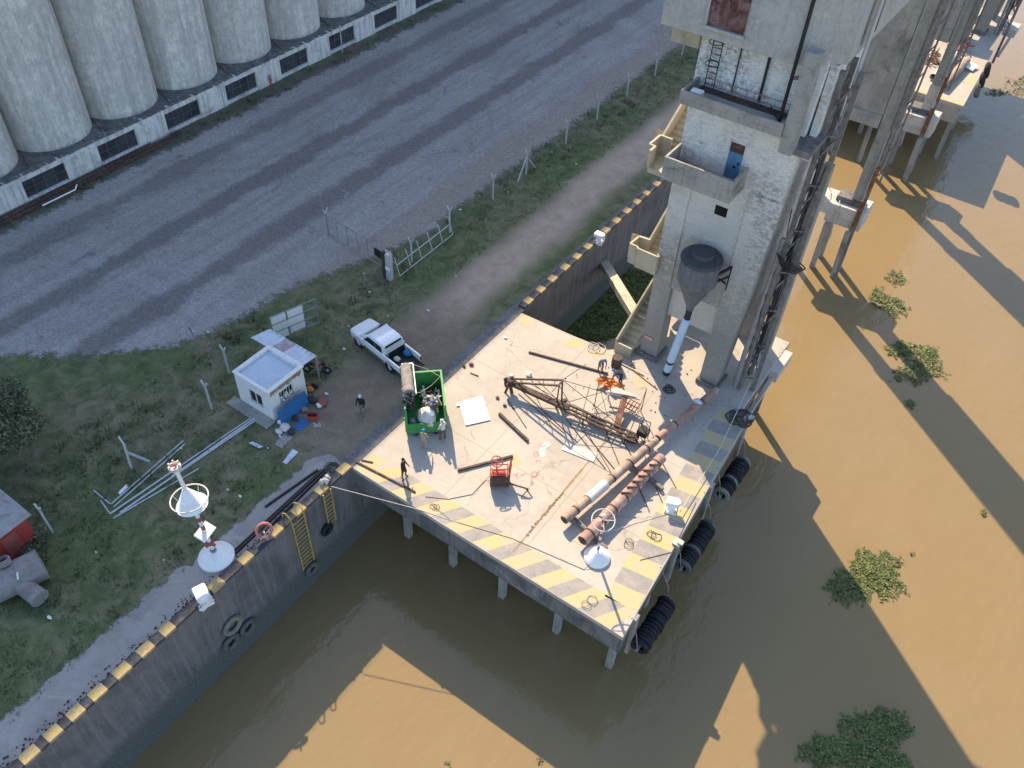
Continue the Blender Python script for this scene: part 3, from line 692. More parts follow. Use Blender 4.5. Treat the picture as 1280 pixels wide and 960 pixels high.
g = MB(); g.box(8.745, TY-.10, 6.31, 9.93, TY-.002, 14.6); g.add([(13.3,TY-.10,6.31),(flare(6.31),TY-.10,6.31),(flare(6.31),TY-.002,6.31),(13.3,TY-.002,6.31),(13.3,TY-.10,14.6),(flare(14.6),TY-.10,14.6),(flare(14.6),TY-.002,14.6),(13.3,TY-.002,14.6)], [(3,2,1,0),(4,5,6,7),(0,1,5,4),(1,2,6,5),(2,3,7,6),(3,0,4,7)])
g.build('pilaster', 'tower', tw)
g = MB(); g.box(10.003, TY+.35, 3.9, 13.247, TY+.9, 6.30); g.build('portal_beam', 'concrete_pale', tw)
g = MB(); g.box(10.003, 33.3, 4.4, 13.247, 33.9, 6.30); g.build('portal_beam', 'concrete', tw)
# openings in the front wall
g = MB(); g.box(11.55, TY-.012, 12.5, 12.28, TY+.1, 13.1); g.build('vent_opening', 'opening', tw)
g = MB(); g.box(11.56, TY-.014, 14.96, 12.36, TY+.05, 17.05); d_ = g.build('door', 'blue_door', tw)
g = MB(); g.box(11.56, TY-.02, 16.5, 12.36, TY-.015, 17.05); g.build('door_top', 'rust_dark', d_)
g = MB(); g.box(12.15, TY-.06, 15.85, 12.24, TY-.015, 16.0); g.box(11.95, TY-.03, 15.6, 12.1, TY-.015, 15.75); g.build('door_latch', 'dark', d_)
g = MB(); 
for xx in (11.50, 12.37): g.box(xx, TY-.05, 14.96, xx+.05, TY-.003, 17.12)
g.box(11.50, TY-.05, 17.06, 12.42, TY-.003, 17.14); g.build('door_frame', 'tower', d_)
g = MB(); g.box(8.86, TY-.115, 1.45, 9.6, TY-.1021, 1.75); s_ = None
sgn = MB(); sgn.box(8.86, TY-.02, 1.45, 9.6, TY-.002, 1.78); sg = sgn.build('warning_sign', 'red_faded', tw)
g = MB()
for r_ in range(2):
    xk = 8.93
    while xk < 9.5: w_ = random.uniform(.04, .1); g.box(xk, TY-.026, 1.53+.12*r_, xk+w_, TY-.0205, 1.59+.12*r_); xk += w_+.03
g.build('sign_lettering', 'white_plain', sg)
g = MB()                                                               # groups of old pale vertical brush marks
for i, xx in enumerate((13.45, 13.6, 13.75, 13.9, 14.05, 14.2, 14.35)): g.box(xx, TY-.005, 3.1, xx+.05, TY-.0015, 4.2-.15*(i % 3))
g.build('brush_marks', 'tower', tw)
# balconies
def parapet_box(x0, x1, y0, y1, z0, zf, zt, mtl, th=.14, open_back=True):
    g = MB(); g.box(x0, y0, z0, x1, y1, zf); g.build('balcony_floor', mtl, tw)
    g = MB(); g.box(x0, y0, zf+.001, x1, y0+th, zt); g.box(x0, y0+th+.001, zf+.001, x0+th, y1, zt); g.box(x1-th, y0+th+.001, zf+.001, x1, y1, zt)
    return g.build('balcony_parapet', mtl, tw, bevel=.015)
parapet_box(8.98, 14.49, 25.28, TY-.004, 19.15, 19.45, 19.85, 'concrete')
g = MB(); g.box(9.3, 26.6, 19.453, 14.1, TY-.02, 19.47); g.build('rusty_floor_plate', 'rust_dark', tw)
g = MB()
for zz in (19.7, 20.05): g.bar((9.9, TY-.25, zz), (14.2, TY-.25, zz), .035)
for i in range(12): g.bar((9.9+.38*i, TY-.25, 19.47), (9.9+.38*i, TY-.25, 20.05), .02)
g.build('railing', 'rail_red', tw)
g = MB(); g.box(9.35, 25.6, 19.46, 9.95, 26.0, 19.85); g.build('white_crate', 'white_plain', tw, bevel=.02)
parapet_box(8.76, 12.85, 25.28, TY-.104, 14.68, 14.95, 16.0, 'concrete')
# corner post beside balcony and upper block
g = MB(); g.box(14.5, 25.45, 18.3, 15.2, 26.15, 23.4); g.build('corner_post', 'timber_grey', tw, bevel=.03)
g = MB(); g.bar((13.9, 26.9, 21.4), (14.6, 26.0, 22.0), .18); g.build('post_brace', 'timber', tw)
# upper block
UB = [(6.85, 26.24), (13.95, 26.24), (15.9, 27.9), (15.9, 38), (6.85, 38)]
g = MB(); g.prism(UB, 22.3, 33); g.build('upper_block', 'tower_block', tw, bevel=.03)
g = MB(); g.box(7.2, 27.0, 21.28, 8.74, 34.3, 22.29); g.build('corbel', 'concrete_cream', tw, bevel=.04)
hx0, hx1, hz = 9.3, 11.2, 22.95
g = MB(); g.box(hx0, 26.20, hz, hx1, 26.236, 26); hd = g.build('hatch_door', 'hatch', tw)
g = MB()
for xx in (hx0+.02, (hx0+hx1)/2, hx1-.02): g.box(xx-.03, 26.17, hz, xx+.03, 26.198, 26)
for zz in (hz+.06, hz+.95, hz+1.9): g.box(hx0, 26.172, zz-.03, hx1, 26.199, zz+.03)
g.build('hatch_frame', 'hatch', hd)
g = MB(); g.box(hx0-.15, 26.05, hz-.16, hx1+.1, 26.238, hz-.02); g.box(hx0-.15, 26.12, hz-.02, hx0-.01, 26.238, 26); g.build('hatch_sill', 'tower_block', tw)
g = MB(); g.tube((14.02, 26.1, 19.4), (14.02, 26.1, 31), .09); g.tube((12.45, 27.1, 19.6), (12.45, 27.1, 22.3), .07); g.build('downpipe', 'dark', tw)
g = MB(); g.tube((10.95, 27.15, 19.6), (10.95, 27.15, 22.3), .035); g.tube((14.0, 26.1, 19.5), (13.2, 26.9, 19.7), .03); g.build('cable', 'dark', tw)
# window on the river side of the block
g = MB(); g.box(15.86, 32.9, 24.2, 15.93, 34.3, 26.5); wn = g.build('side_window', 'opening', tw)
g = MB(); g.box(15.905, 34.31, 24.2, 16.0, 34.5, 26.5); g.build('window_jamb', 'red_faded', wn)
g = MB(); g.box(15.905, 32.6, 24.0, 16.0, 32.89, 26.5); g.box(15.905, 32.6, 23.9, 16.1, 34.5, 23.998); g.build('window_frame', 'galv', wn)
g = MB(); g.box(15.92, 29.2, 22.8, 15.98, 29.35, 25.0); g.box(15.92, 31.2, 22.8, 15.98, 31.35, 25); g.box(15.92, 29.36, 24.8, 15.98, 31.19, 25); g.box(15.905, 29.36, 22.8, 15.94, 31.19, 24.78); g.build('side_panel', 'steel', tw)
g = MB(); g.tube((16.2, 29.3, 17), (16.2, 29.3, 25.2), .09); g.build('downpipe', 'galv', tw)
g = MB()                                                               # ladder
for s_ in (-.25, .25): g.tube((9.75+s_, TY-.22, 19.5), (9.75+s_, TY-.22, 22.4), .025, n=6)
for i in range(9): g.tube((9.5, TY-.22, 19.7+.32*i), (10.0, TY-.22, 19.7+.32*i), .02, n=6)
g.torus((9.75, TY-.45, 20.9), .36, .02, (0, 0, 1), 16, 5); g.torus((9.75, TY-.45, 22.0), .36, .02, (0, 0, 1), 16, 5)
g.build('ladder', 'dark', tw)
# river-side wall relief: pale buttress strips above balcony height
g = MB(); g.box(15.26, 27.6, 17.2, 15.62, 29.2, 22.25); g.box(15.26, 30.6, 16, 15.62, 31.4, 22.25); g.build('side_buttress', 'tower', tw)
g = MB(); g.box(14.62, 25.9, 18.2, 16.0, 28.2, 18.55); g.build('side_landing', 'timber', tw)
# spiral of stairs on the landward side
def stair(x0, x1, ya, za, yb, zb, n, name='stair_flight'):
    g = MB()
    for i in range(n):
        y0 = ya+(yb-ya)*i/n; y1 = ya+(yb-ya)*(i+1)/n; z = za+(zb-za)*(i+1)/n
        g.box(x0+.13, min(y0, y1)+.001, z-.22, x1, max(y0, y1)-.001, z)
    d = g.build(name, 'concrete_cream', tw)
    g = MB(); h = 1.0
    g.add([(x0,ya,za-.35),(x0+.12,ya,za-.35),(x0+.12,ya,za+h),(x0,ya,za+h),(x0,yb,zb-.35),(x0+.12,yb,zb-.35),(x0+.12,yb,zb+h),(x0,yb,zb+h)], [(3,2,1,0),(4,5,6,7),(0,1,5,4),(1,2,6,5),(2,3,7,6),(3,0,4,7)])
    g.build('stair_parapet', 'concrete_cream', tw)
def landing(P, z0, zf, zt, mtl='concrete_cream', skip=()):
    g = MB(); g.prism(P, z0, zf); g.build('stair_landing', mtl, tw)
    g = MB(); n = len(P)
    for i in range(n):
        if i in skip: continue
        a, b = Vector((*P[i], 0)), Vector((*P[(i+1) % n], 0)); d = (b-a).normalized()
        g.bar(a+Vector((0,0,(zf+zt)/2)), b+Vector((0,0,(zf+zt)/2)), .13, zt-zf-.002)
    g.build('stair_parapet', mtl, tw)
landing([(7.86, 25.35), (8.74, 25.35), (8.74, 27.2), (8.25, 27.2), (7.5, 27.2), (7.5, 25.95), (7.86, 25.95)], 14.68, 14.95, 16.0, 'concrete_cream', (0, 1, 2))
landing([(7.5, 26.85), (8.92, 26.85), (8.92, 27.1), (8.73, 27.1), (8.73, 28.1), (7.7, 28.1), (6.95, 28.0), (6.88, 27.0), (7.4, 27.0)], 7.0, 7.35, 8.45, 'concrete_cream', (3, 4))
stair(7.55, 8.70, 27.25, 14.95, 33.5, 18.9, 18)
stair(7.55, 8.70, 28.1, 7.35, 33.5, 11.0, 16)
stair(6.9, 7.54, 33.4, 11.0, 27.9, 14.9, 16)
stair(7.25, 8.45, 26.4, .05, 33.3, 3.8, 16)
stair(6.3, 7.24, 33.2, 3.8, 28.3, 7.2, 14)
g = MB(); g.box(6.2, 33.5, 3.5, 8.7, 34.6, 3.8); g.box(6.8, 33.5, 10.7, 8.7, 34.6, 11.0); g.box(7.5, 33.5, 18.6, 8.7, 34.6, 18.9); g.build('stair_landing', 'concrete_cream', tw)
g = MB(); g.bar((7.95, 26.35, .003), (7.95, 26.35, .9), .12, 1.2, (1, 0, 0)); g.build('stair_newel', 'concrete_cream', tw)
# timber and steel marine leg on the river side
g = MB()
for (x, y) in ((15.75, 28.3), (16.5, 28.7), (15.75, 30.1)): g.box(x-.13, y-.13, -3.2 if x > 16 else .0, x+.13, y+.13, 21.8)
g.build('spout_post', 'timber', tw)
g = MB(); z = 1.0; k = 0
while z < 20.5:
    g.bar((15.75, 28.3, z), (16.5, 28.7, z+(1.5 if k % 2 else 0)), .10); g.bar((16.5, 28.7, z), (15.75, 30.1, z+.7), .08); g.bar((15.75, 28.3, z+.4), (15.75, 30.1, z+1.1), .08); z += 1.45; k += 1
g.build('spout_brace', 'timber', tw)
g = MB(); g.box(16.1, 28.85, 3.2, 16.62, 29.5, 16.5); g.build('spout_duct', 'timber_grey', tw)
g = MB(); g.tube((15.45, 28.0, .3), (15.45, 28.0, 6.5), .16); g.tube((15.45, 28.0, 6.5), (15.5, 28.2, 12), .12); g.build('spout_pipe', 'steel', tw)
g = MB()
for k in range(9):
    a = Vector((random.uniform(15.4, 16.2), random.uniform(28, 29.4), random.uniform(.5, 3))); b = Vector((random.uniform(15.5, 16.7), random.uniform(28.2, 29.2), random.uniform(9, 20)))
    pts = [a.lerp(b, i/8)+Vector((math.sin(i*1.3+k)*.12, math.cos(i*1.1+k)*.12, -.8*math.sin(math.pi*i/8))) for i in range(9)]; g.path(pts, .028, 5)
for k in range(5): g.torus((16.3, 28.2, 10.2+.15*k), .5+.1*k, .04, (.2, .5, 1), 16, 5)
g.build('hanging_cable', 'dark', tw)
g = MB(); g.box(15.9, 31.2, -.9, 17.3, 33.8, -.05); g.bar((16.7, 29.3, -2.6), (17.0, 31.6, -.4), .3); g.build('dolphin_cap', 'concrete_pale', tw, bevel=.03)
# strut between quay and tower
st = MB(); st.bar((-.0, 37.9, -3.0), (7.2, 30.6, -.7), .75, .55); settle(st.build('concrete_strut', 'concrete_cream'), 'pale concrete strut spanning from the quay wall to the tower stair over dark weeds', 'strut')
# hopper tank on the front
tx, ty_ = 11.9, 26.02
hp = thing('hopper_tank', 'dark grey round hopper tank with cone and long pale blue pipe on the tower front', 'tank', (tx, ty_, 0.0))
g = MB(); g.lathe((tx, ty_, 0), [(1.17, 8.75), (1.19, 8.70), (1.19, 9.5), (1.17, 9.52), (1.17, 10.25)], 40)
for i in range(8):
    a = 2*math.pi*i/8; g.box(tx+1.17*math.cos(a)-.02, ty_+1.17*math.sin(a)-.02, 8.75, tx+1.17*math.cos(a)+.02, ty_+1.17*math.sin(a)+.02, 10.2)
g.build('shell', 'tank_metal', hp, smooth=True)
g = MB(); g.lathe((tx, ty_, 0), [(0, 10.72), (.60, 10.70), (.66, 10.62), (.68, 10.46), (1.18, 10.36), (1.24, 10.28), (1.24, 10.16), (1.18, 10.16)], 40); g.build('lid', 'lid_metal', hp, smooth=True)
g = MB(); g.lathe((tx, ty_, 0), [(1.17, 8.74), (.24, 6.6), (.24, 6.4)], 40); g.build('cone', 'tank_metal', hp, smooth=True)
g = MB(); g.tube((tx, ty_, 6.4), (tx-.02, ty_, 5.6), .2, n=16); g.build('sleeve', 'dark', hp, smooth=True)
g = MB(); g.tube((tx-.02, ty_, 5.65), (tx-.5, ty_+.25, 1.55), .26, n=18); g.tube((tx-.52, ty_+.26, 1.35), (tx-.6, ty_+.3, .55), .25, n=18); g.build('drop_pipe', 'pipe_blue', hp, smooth=True)
g = MB(); g.tube((tx-.5, ty_+.25, 1.55), (tx-.52, ty_+.26, 1.35), .27, n=18); g.tube((tx-.6, ty_+.3, .55), (tx-.62, ty_+.31, .25), .255, n=18); g.build('pipe_collar', 'dark', hp)
g = MB()
g.bar((tx-1.1, ty_+.2, 8.9), (tx-1.5, TY-.02, 8.9), .09); g.bar((tx+1.1, ty_+.2, 8.9), (tx+1.5, TY-.02, 8.9), .09); g.bar((tx+1.5, TY-.06, 9.7), (tx+1.5, TY-.06, 7.9), .09); g.bar((tx+1.15, ty_, 9.6), (tx+1.5, TY-.06, 9.6), .14); g.bar((tx-1.5, TY-.06, 8.9), (tx+1.5, TY-.06, 8.3), .08)
g.build('bracket', 'dark', hp)

# ---------------------------------------------------------------- second pier, dolphins and columns beyond the tower
def pylon(y, label, x1=15.65, near=True):
    dp = thing('mooring_pylon', label, 'pylon', (12.5, y, -1.9))
    g = MB(); g.prism([(9.6, y-1.4), (x1, y-1.0), (x1, y+1.35), (9.6, y+.95)], -1.1, 0); g.prism([(12.6, y-1.0), (x1-.01, y-.85), (x1-.01, y+1.2), (12.6, y+1.0)], -1.9, -1.101); g.build('cap', 'concrete_pale', dp, bevel=.04)
    for (x, dy, dx) in ((13.05, 1.6, -.1), (13.05, -.4, -.1), (x1-.75, 1.1, .1), (x1-.7, -.6, .1), (10.2, .2, 0)):
        g = MB(); g.bar((x, y+dy-.9, -1.05 if x < 12 else -1.85), (x+dx, y+dy+.1, -11), .42); g.build('pile', 'concrete', dp)
    g = MB(); g.box(12.9, y-.5, .003, 15.0, y+.9, .5); g.build('plinth', 'concrete_dark', dp, bevel=.04)
    g = MB(); g.box(14.11, y-.35, .503, 14.95, y+.6, 27); g.build('column', 'timber_grey', dp, bevel=.03)
    if not near: g = MB(); g.box(14.05, y-.41, .502, 15.01, y+.66, 3); g.build('column_foot', 'concrete_pale', dp)
    g = MB(); g.box(9.7, y-.35, .003, 10.7, y+.6, 7.0); g.build('column', 'concrete', dp)
    g = MB(); g.box(9.6, y-.30, 8.1, 14.07, y+.4, 27); g.build('panel', 'concrete', dp)
    g = MB(); g.box(9.6, y-.45, 7.0, 14.06, y+.6, 8.098); g.build('panel_beam', 'concrete', dp, bevel=.04)
    g = MB(); g.box(14.96, y-.1, 7, 15.5, y+.4, 27); g.build('side_panel', 'timber_grey', dp)
    g = MB(); g.bar((15.2, y-1.05, -8), (15.2, y-1.05, 0.2), .34); g.bar((15.25, y-1.1, -2.5), (15.6, y-.5, 27), .24, .2); g.bar((15.75, y-.6, 3), (15.95, y-.3, 27), .13); g.build('fender_pole', 'timber', dp)
    g = MB()
    for k in range(12): g.bar((15.45, y-.9, 3.5+2*k), (15.85, y-.45, 4.3+2*k), .07)
    g.build('pole_brace', 'timber', dp)
    g = MB(); g.box(15.0, y-1.30, -1.5, 15.36, y-1.15, 1.2); g.box(15.14, y-1.27, 2.0, 15.44, y-1.13, 4.4); g.build('rust_plate', 'rust', dp)
    g = MB(); g.path([(13.3, y-.8, .3), (13.5, y-1.3, .1), (13.55, y-1.45, -1.5), (13.75, y-1.4, -3.0)], .035, 6); g.path([(11, y-.9, .02), (11.9, y-.2, .8), (12.2, y+.4, .05)], .03, 6); g.build('mooring_line', 'rope', dp)
pylon(54.55, 'tall grey pylon with sunlit pile cap standing just beyond the near grain tower')
pylon(74.6, 'far grey pylon with a white column foot, standing just before the far platform', 15.9, False)
p3 = thing('far_platform', 'sunlit far platform with yellow painted edge, stacked pipes and scrap at the top right', 'platform', (14.5, 86, -1.8))
PX = [(.02, 78.9), (17.2, 78.6), (16.45, 94.0), (15.9, 94.3), (15.9, 106), (.02, 106)]
g = MB(); g.prism(PX, -.35, 0); g.build('deck', 'deck', p3)
g = MB(); g.prism([(.05, 78.95), (17.1, 78.65), (16.7, 86), (.05, 86)], -2.0, -.352); g.build('edge_beam', 'concrete', p3)
for (x, y) in ((16.6, 80.5), (12.6, 80.5), (16.2, 88), (14.8, 80.5), (10.6, 80.5), (8.2, 80.5), (5.5, 80.5), (2.5, 80.5), (10.6, 85), (8.2, 85)):
    g = MB(); g.box(x-.2, y-.2, -11, x+.2, y+.2, -1.9); g.build('pile', 'concrete', p3)
g = MB(); g.poly([(12.0, 78.86, .005), (17.1, 78.66, .005), (17.05, 79.3, .005), (12.0, 79.5, .005)]); g.poly([(16.6, 86.5, .005), (16.75, 84, .005), (16.0, 84, .005), (15.9, 86.5, .005)]); g.build('yellow_stripe', 'deck_yellow', p3)
def hollow(name, a, b, r, mt, label, group=None, rings=0):
    t = thing(name, label, 'pipe', Vector(a)-Vector((0, 0, r)), 0, group)
    g = MB(); g.pipe(a, b, r, r*.86, 20); g.build('tube', mt, t, smooth=True)
    if rings:
        a, b = Vector(a), Vector(b)
        for i in range(rings):
            p = a.lerp(b, (i+.6)/(rings+.2)); d = (b-a).normalized()*.05
            q = MB(); q.tube(p-d, p+d, r*1.08, n=20); q.build('clamp', 'rust_dark', t)
    return t
hollow('large_pipe', at(1179, 107, .5), at(1208, 76, .5), .42, 'rust_pipe', 'fat pale rusty pipe with dark open end lying on the far platform')
hollow('large_pipe', at(1166, 96, .4), at(1196, 68, .4), .34, 'concrete_pale', 'shorter pale pipe lying behind the fat pipe on the far platform')
g = MB()
for k in range(46):
    c = at(1195+random.uniform(-8, 8), 52+random.uniform(-10, 16), .1); a = random.uniform(0, 6.28); z = random.uniform(.1, 1.1)
    d = Vector((math.cos(a)*random.uniform(.5, 1.6), math.sin(a)*random.uniform(.5, 1.6), random.uniform(-.2, .5))); g.bar(c+Vector((0, 0, z))-d, c+Vector((0, 0, z+.2))+d, random.uniform(.05, .16))
settle(g.build('scrap_heap', 'red_faded'), 'heap of rusty red scrap steel on the far platform', 'scrap heap')
g = MB()
for k in range(26):
    c = at(1165+random.uniform(-6, 6), 74+random.uniform(-8, 9), .05); a = random.uniform(0, 6.28); d = Vector((math.cos(a)*.6, math.sin(a)*.6, .1)); g.bar(c-d, c+d+Vector((0, 0, random.random()*.6)), random.uniform(.04, .1))
settle(g.build('scrap_heap', 'rust'), 'small brown scrap pile beside the grey column on the far platform', 'scrap heap')
def far_copy(src, label):
    o = dup(src, src.location+Vector((0, 70.5, 0)), 0, label); return o
far_copy(tw, 'second grain tower far along the quay, barely in view at the top right'); far_copy(hp, 'hopper tank of the far tower, its pale pipe at the top right corner')
c = at(1208, 84, .02); g = MB(); g.slab([c+Vector(q) for q in ((-.8, -.6, .4), (.8, -.9, .2), (1.0, .5, .3), (-.5, .8, .5))], .08); settle(g.build('white_sheet', 'white_plain'), 'crumpled white sheet next to the fat pipe on the far platform', 'sheet')
for k, (u, v, lab) in enumerate(((1222, 104, 'nearest pale tyre fender hanging on the far platform edge'), (1228, 92, 'middle dark tyre fender hanging on the far platform edge'), (1234, 80, 'furthest tyre fender hanging on the far platform edge'))):
    c = onX(u, v+8, 17.5); g = MB(); g.torus(c, .55, .27, (.95, .1, .2), 20, 8); settle(g.build('tyre', 'rubber_pale' if k == 0 else 'rubber', smooth=True), lab, 'tyre', 'tyres along the far platform')

# ---------------------------------------------------------------- fence
fn = thing('chain_link_fence', 'grey chain link fence with pale forked posts running along the grass beside the yard road', 'fence', (-9.9, 30, 0))
def ypost(p, h=2.0, parent=fn, along=(0, 1, 0), r=.055):
    p = Vector(p); a = Vector(along).normalized(); g = MB()
    g.bar(p, p+Vector((0, 0, h)), r*2); n_ = Vector((-a.y, a.x, 0))
    for s_ in (-1, 1): g.bar(p+Vector((0, 0, h-.03)), p+n_*(.24*s_)+Vector((0, 0, h+.42)), r*1.7)
    return g.build('post', 'galv', parent)
fy = [-5.2, 6.3, 13.0]
posts_far = [30.2, 36.0, 40.9, 47.3, 52.8, 58.5, 64.4, 70.5, 76.6, 82.7, 88.8]
for y in posts_far: ypost((-9.9-.06*(y-30)/10, y, 0))
ypost((-9.82, 25.46, 0), 1.8); ypost((-9.85, 23.0, 0), 2.1)
ypost((-10.1, 6.4, 0), 2.0); ypost((-9.9, -4.9, 0), 2.0)
ypost((-11.6, 9.2, 0), 2.0)
g = MB()                                                               # braced corner post
p = Vector((-9.97, 40.9, 0))
g.bar(p+Vector((0, 0, 1.75)), p+Vector((.15, -1.45, .05)), .09); g.bar(p+Vector((0, 0, 1.75)), p+Vector((.05, 1.3, .05)), .09); g.build('post_brace', 'galv', fn)
g = MB(); p = at(165, 587)
g.bar(p, p+Vector((-.35, .3, 1.7)), .12); g.bar(p+Vector((-.3, .2, 1.2)), at(187, 577), .11); g.bar(p+Vector((-.35, .3, 1.7)), p+Vector((-.75, .35, 2.1)), .09); g.build('leaning_post', 'galv', fn)
def mesh_panel(a, b, h=2.0, name='wire_mesh', parent=fn, step=.34, r=.0018):
    a, b = Vector(a), Vector(b); L = (b-a).length; d = (b-a)/L; g = MB(); n_ = int(L/step)
    for i in range(-int(h/step), n_):
        for s_ in (1, -1):
            t0 = i*step; x0, z0, x1, z1 = (t0, 0, t0+h, h) if s_ == 1 else (t0, h, t0+h, 0)
            if x0 < 0: z0 += -x0*(1 if s_ == 1 else -1); x0 = 0
            if x1 > L: z1 -= (x1-L)*(1 if s_ == 1 else -1); x1 = L
            if x1 > x0: g.bar(a+d*x0+Vector((0, 0, z0+.03)), a+d*x1+Vector((0, 0, z1+.03)), r*2)
    for zz in (.1, h*.5, h): g.bar(a+Vector((0, 0, zz+.03)), b+Vector((0, 0, zz+.03)), .008)
    return g.build(name, 'wire', parent)
for a, b in zip(posts_far[:-1], posts_far[1:]): mesh_panel((-9.9-.06*(a-30)/10, a, 0), (-9.9-.06*(b-30)/10, b, 0))
mesh_panel((-9.9, -4.9, 0), (-9.8, .8, 0)); mesh_panel((-9.8, .8, 0), (-10.1, 6.4, 0))
gt = thing('yard_gate', 'dark mesh gate leaf standing open across the edge of the yard road', 'gate', (-13.5, 24.4, 0))
A, B = Vector((-10.3, 23.5, 0)), Vector((-17.06, 24.14, 0))
g = MB(); g.bar(B, B+Vector((0, 0, 2.0)), .09); g.bar(A, A+Vector((0, 0, 2.0)), .09)
for zz in (.15, 1.9): g.bar(A+Vector((0, 0, zz)), B+Vector((0, 0, zz)), .05)
for i in range(1, 6): q = A.lerp(B, i/6); g.bar(q+Vector((0, 0, .15)), q+Vector((0, 0, 1.9)), .04)
g.build('gate_frame', 'steel', gt)
g = MB(); 
for s_ in (-1, 1): g.bar(B+Vector((0, 0, 1.98)), B+Vector((0, .24*s_, 2.45)), .08)
g.build('post_fork', 'galv', gt); mesh_panel(A, B, 1.85, 'wire_mesh', gt, .3)
g = MB(); a, b = A.lerp(B, .02), A.lerp(B, .22); g.slab([a+Vector((0, -.04, .9)), b+Vector((0, -.04, .9)), b+Vector((0, -.04, 1.6)), a+Vector((0, -.04, 1.6))], .03); g.build('gate_plate', 'dark', gt)
gp = thing('gate_post', 'stout pale grey concrete gate post by the gap in the fence', 'post', (-9.74, 22.9, 0))
g = MB(); g.box(-9.95, 22.7, 0, -9.55, 23.1, 2.35); g.build('shaft', 'galv', gp, bevel=.04); g = MB(); g.box(-9.96, 22.69, 1.0, -9.54, 22.72, 1.25); g.build('plate', 'white_plain', gp); g = MB(); g.box(-10.35, 22.8, 0, -10.1, 23.0, 2.3); g.build('side_post', 'rust_dark', gp)
ro = thing('fallen_gate', 'galvanised pipe gate leaf with spikes leaning low along the fence line', 'gate', (-9.2, 27, 0))
g = MB(); a, b = at(500, 345, .1), at(566, 293, .1)
up_ = Vector((-.35, .1, .75))
for k in (0, 1): g.bar(a+up_*k, b+up_*k, .06)
for i in range(6): q = a.lerp(b, i/5); g.bar(q, q+up_*1.75, .05)
g.bar(a+up_, a+Vector((-.45, -.3, 1.5)), .05); g.build('gate_frame', 'galv', ro)
sf = thing('sign_frame', 'tall grey frame with three rows of pale sign panels behind the shed', 'sign frame', (-10.8, 14.6, 0))
A, B = Vector((-11.3, 12.9, 0)), Vector((-10.3, 16.1, 0))
def onf(s_, z): return A.lerp(B, s_)+Vector((0, 0, z))
g = MB()
for s_ in (0, .35, .72, 1): g.bar(onf(s_, 0), onf(s_, 2.4), .07)
for zz in (.3, 1.0, 1.7, 2.4): g.bar(onf(0, zz), onf(1, zz), .05)
g.build('frame', 'steel', sf)
nrm = (B-A).cross(Vector((0, 0, 1))).normalized()
for (s0, s1, z0, z1) in ((.02, .33, 1.75, 2.35), (.37, .70, 1.75, 2.35), (.02, .70, 1.05, 1.65), (.02, .33, .35, .95), (.37, .70, .45, .95)):
    g = MB(); o = nrm*.04; g.slab([onf(s0, z0)+o, onf(s1, z0)+o, onf(s1, z1)+o, onf(s0, z1)+o], .03); g.build('panel', 'white_paint', sf)
mesh_panel(onf(.72, 0), onf(1, 0), 2.35, 'wire_mesh', sf, .22)

# ---------------------------------------------------------------- guard shed
sh = thing('guard_shed', 'small white masonry shed with pale blue sheet roof and a lean-to canopy', 'shed', (-7.7, 9.4, 0))
x0, x1, y0, y1, h = -9.25, -6.25, 8.0, 10.85, 2.5
g = MB(); T = .18
g.box(x0, y0, 0, x0+T, y1, h); g.box(x0+T+.001, y1-T, 0, x1-T-.001, y1, h)
g.box(x0+T+.001, y0, 0, x0+1.1, y0+T, h); g.box(x0+2.2, y0, 0, x1-T-.001, y0+T, h); g.box(x0+1.101, y0, 0, x0+2.199, y0+T, .75); g.box(x0+1.101, y0, 1.75, x0+2.199, y0+T, h)
g.box(x1-T, y0, 0, x1, y0+.75, h); g.box(x1-T, y0+1.85, 0, x1, y1, h); g.box(x1-T, y0+.751, 0, x1, y0+1.849, .95); g.box(x1-T, y0+.751, 1.9, x1, y0+1.849, h)
g.build('wall', 'white_paint', sh, bevel=.015)
g = MB(); n_ = 26
for i in range(n_):
    ya, yb = y0+.12+(y1-y0-.24)*i/n_, y0+.12+(y1-y0-.24)*(i+1)/n_; za = 2.36+.02*(i % 2); zb = 2.36+.02*((i+1) % 2)
    g.add([(x0+.1, ya, za-.0), (x1-.1, ya, za-.08), (x1-.1, yb, zb-.08), (x0+.1, yb, zb)], [(0, 1, 2, 3)])
g.build('roof', 'blue_pale', sh)
g = MB()
g.box(x0-.06, y0-.06, 2.503, x0+.2, y1+.06, 2.58); g.box(x1-.2, y0-.06, 2.503, x1+.06, y1+.06, 2.60); g.box(x0+.201, y0-.06, 2.503, x1-.201, y0+.16, 2.57); g.box(x0+.201, y1-.16, 2.503, x1-.201, y1+.12, 2.62)
g.build('roof_edge', 'white_paint', sh)
g = MB()
for i in range(34):
    g.box(x1+.002, y0+.1+.075*i, 2.12+random.uniform(-.1, .12), x1+.02+random.random()*.03, y0+.1+.075*i+random.uniform(.03, .08), 2.45)
g.build('peeling_plaster', 'rust_pipe', sh)
g = MB(); g.box(x1-.14, y0+.76, .96, x1-.10, y0+1.84, 1.89); w_ = g.build('window', 'dark', sh)
g = MB(); 
for i in range(5): g.bar((x1-.05, y0+.8+.24*i, .97), (x1-.05, y0+.95+.22*i, 1.88), .03)
for k in range(10): g.ball((x1-.06, y0+.9+random.random()*.8, 1.0+random.random()*.5), .12, .1, .08, 7, 5, .3)
g.build('window_clutter', 'pale_cloth', w_)
g = MB(); g.box(x0+1.11, y0+.1, .76, x0+2.19, y0+.14, 1.74); w_ = g.build('window', 'dark', sh)
g = MB(); g.box(x0+1.102, y0-.03, .70, x0+2.198, y0-.002, .76); g.bar((x0+1.65, y0+.06, .76), (x0+1.65, y0+.06, 1.74), .05); g.build('window_frame', 'white_paint', w_)
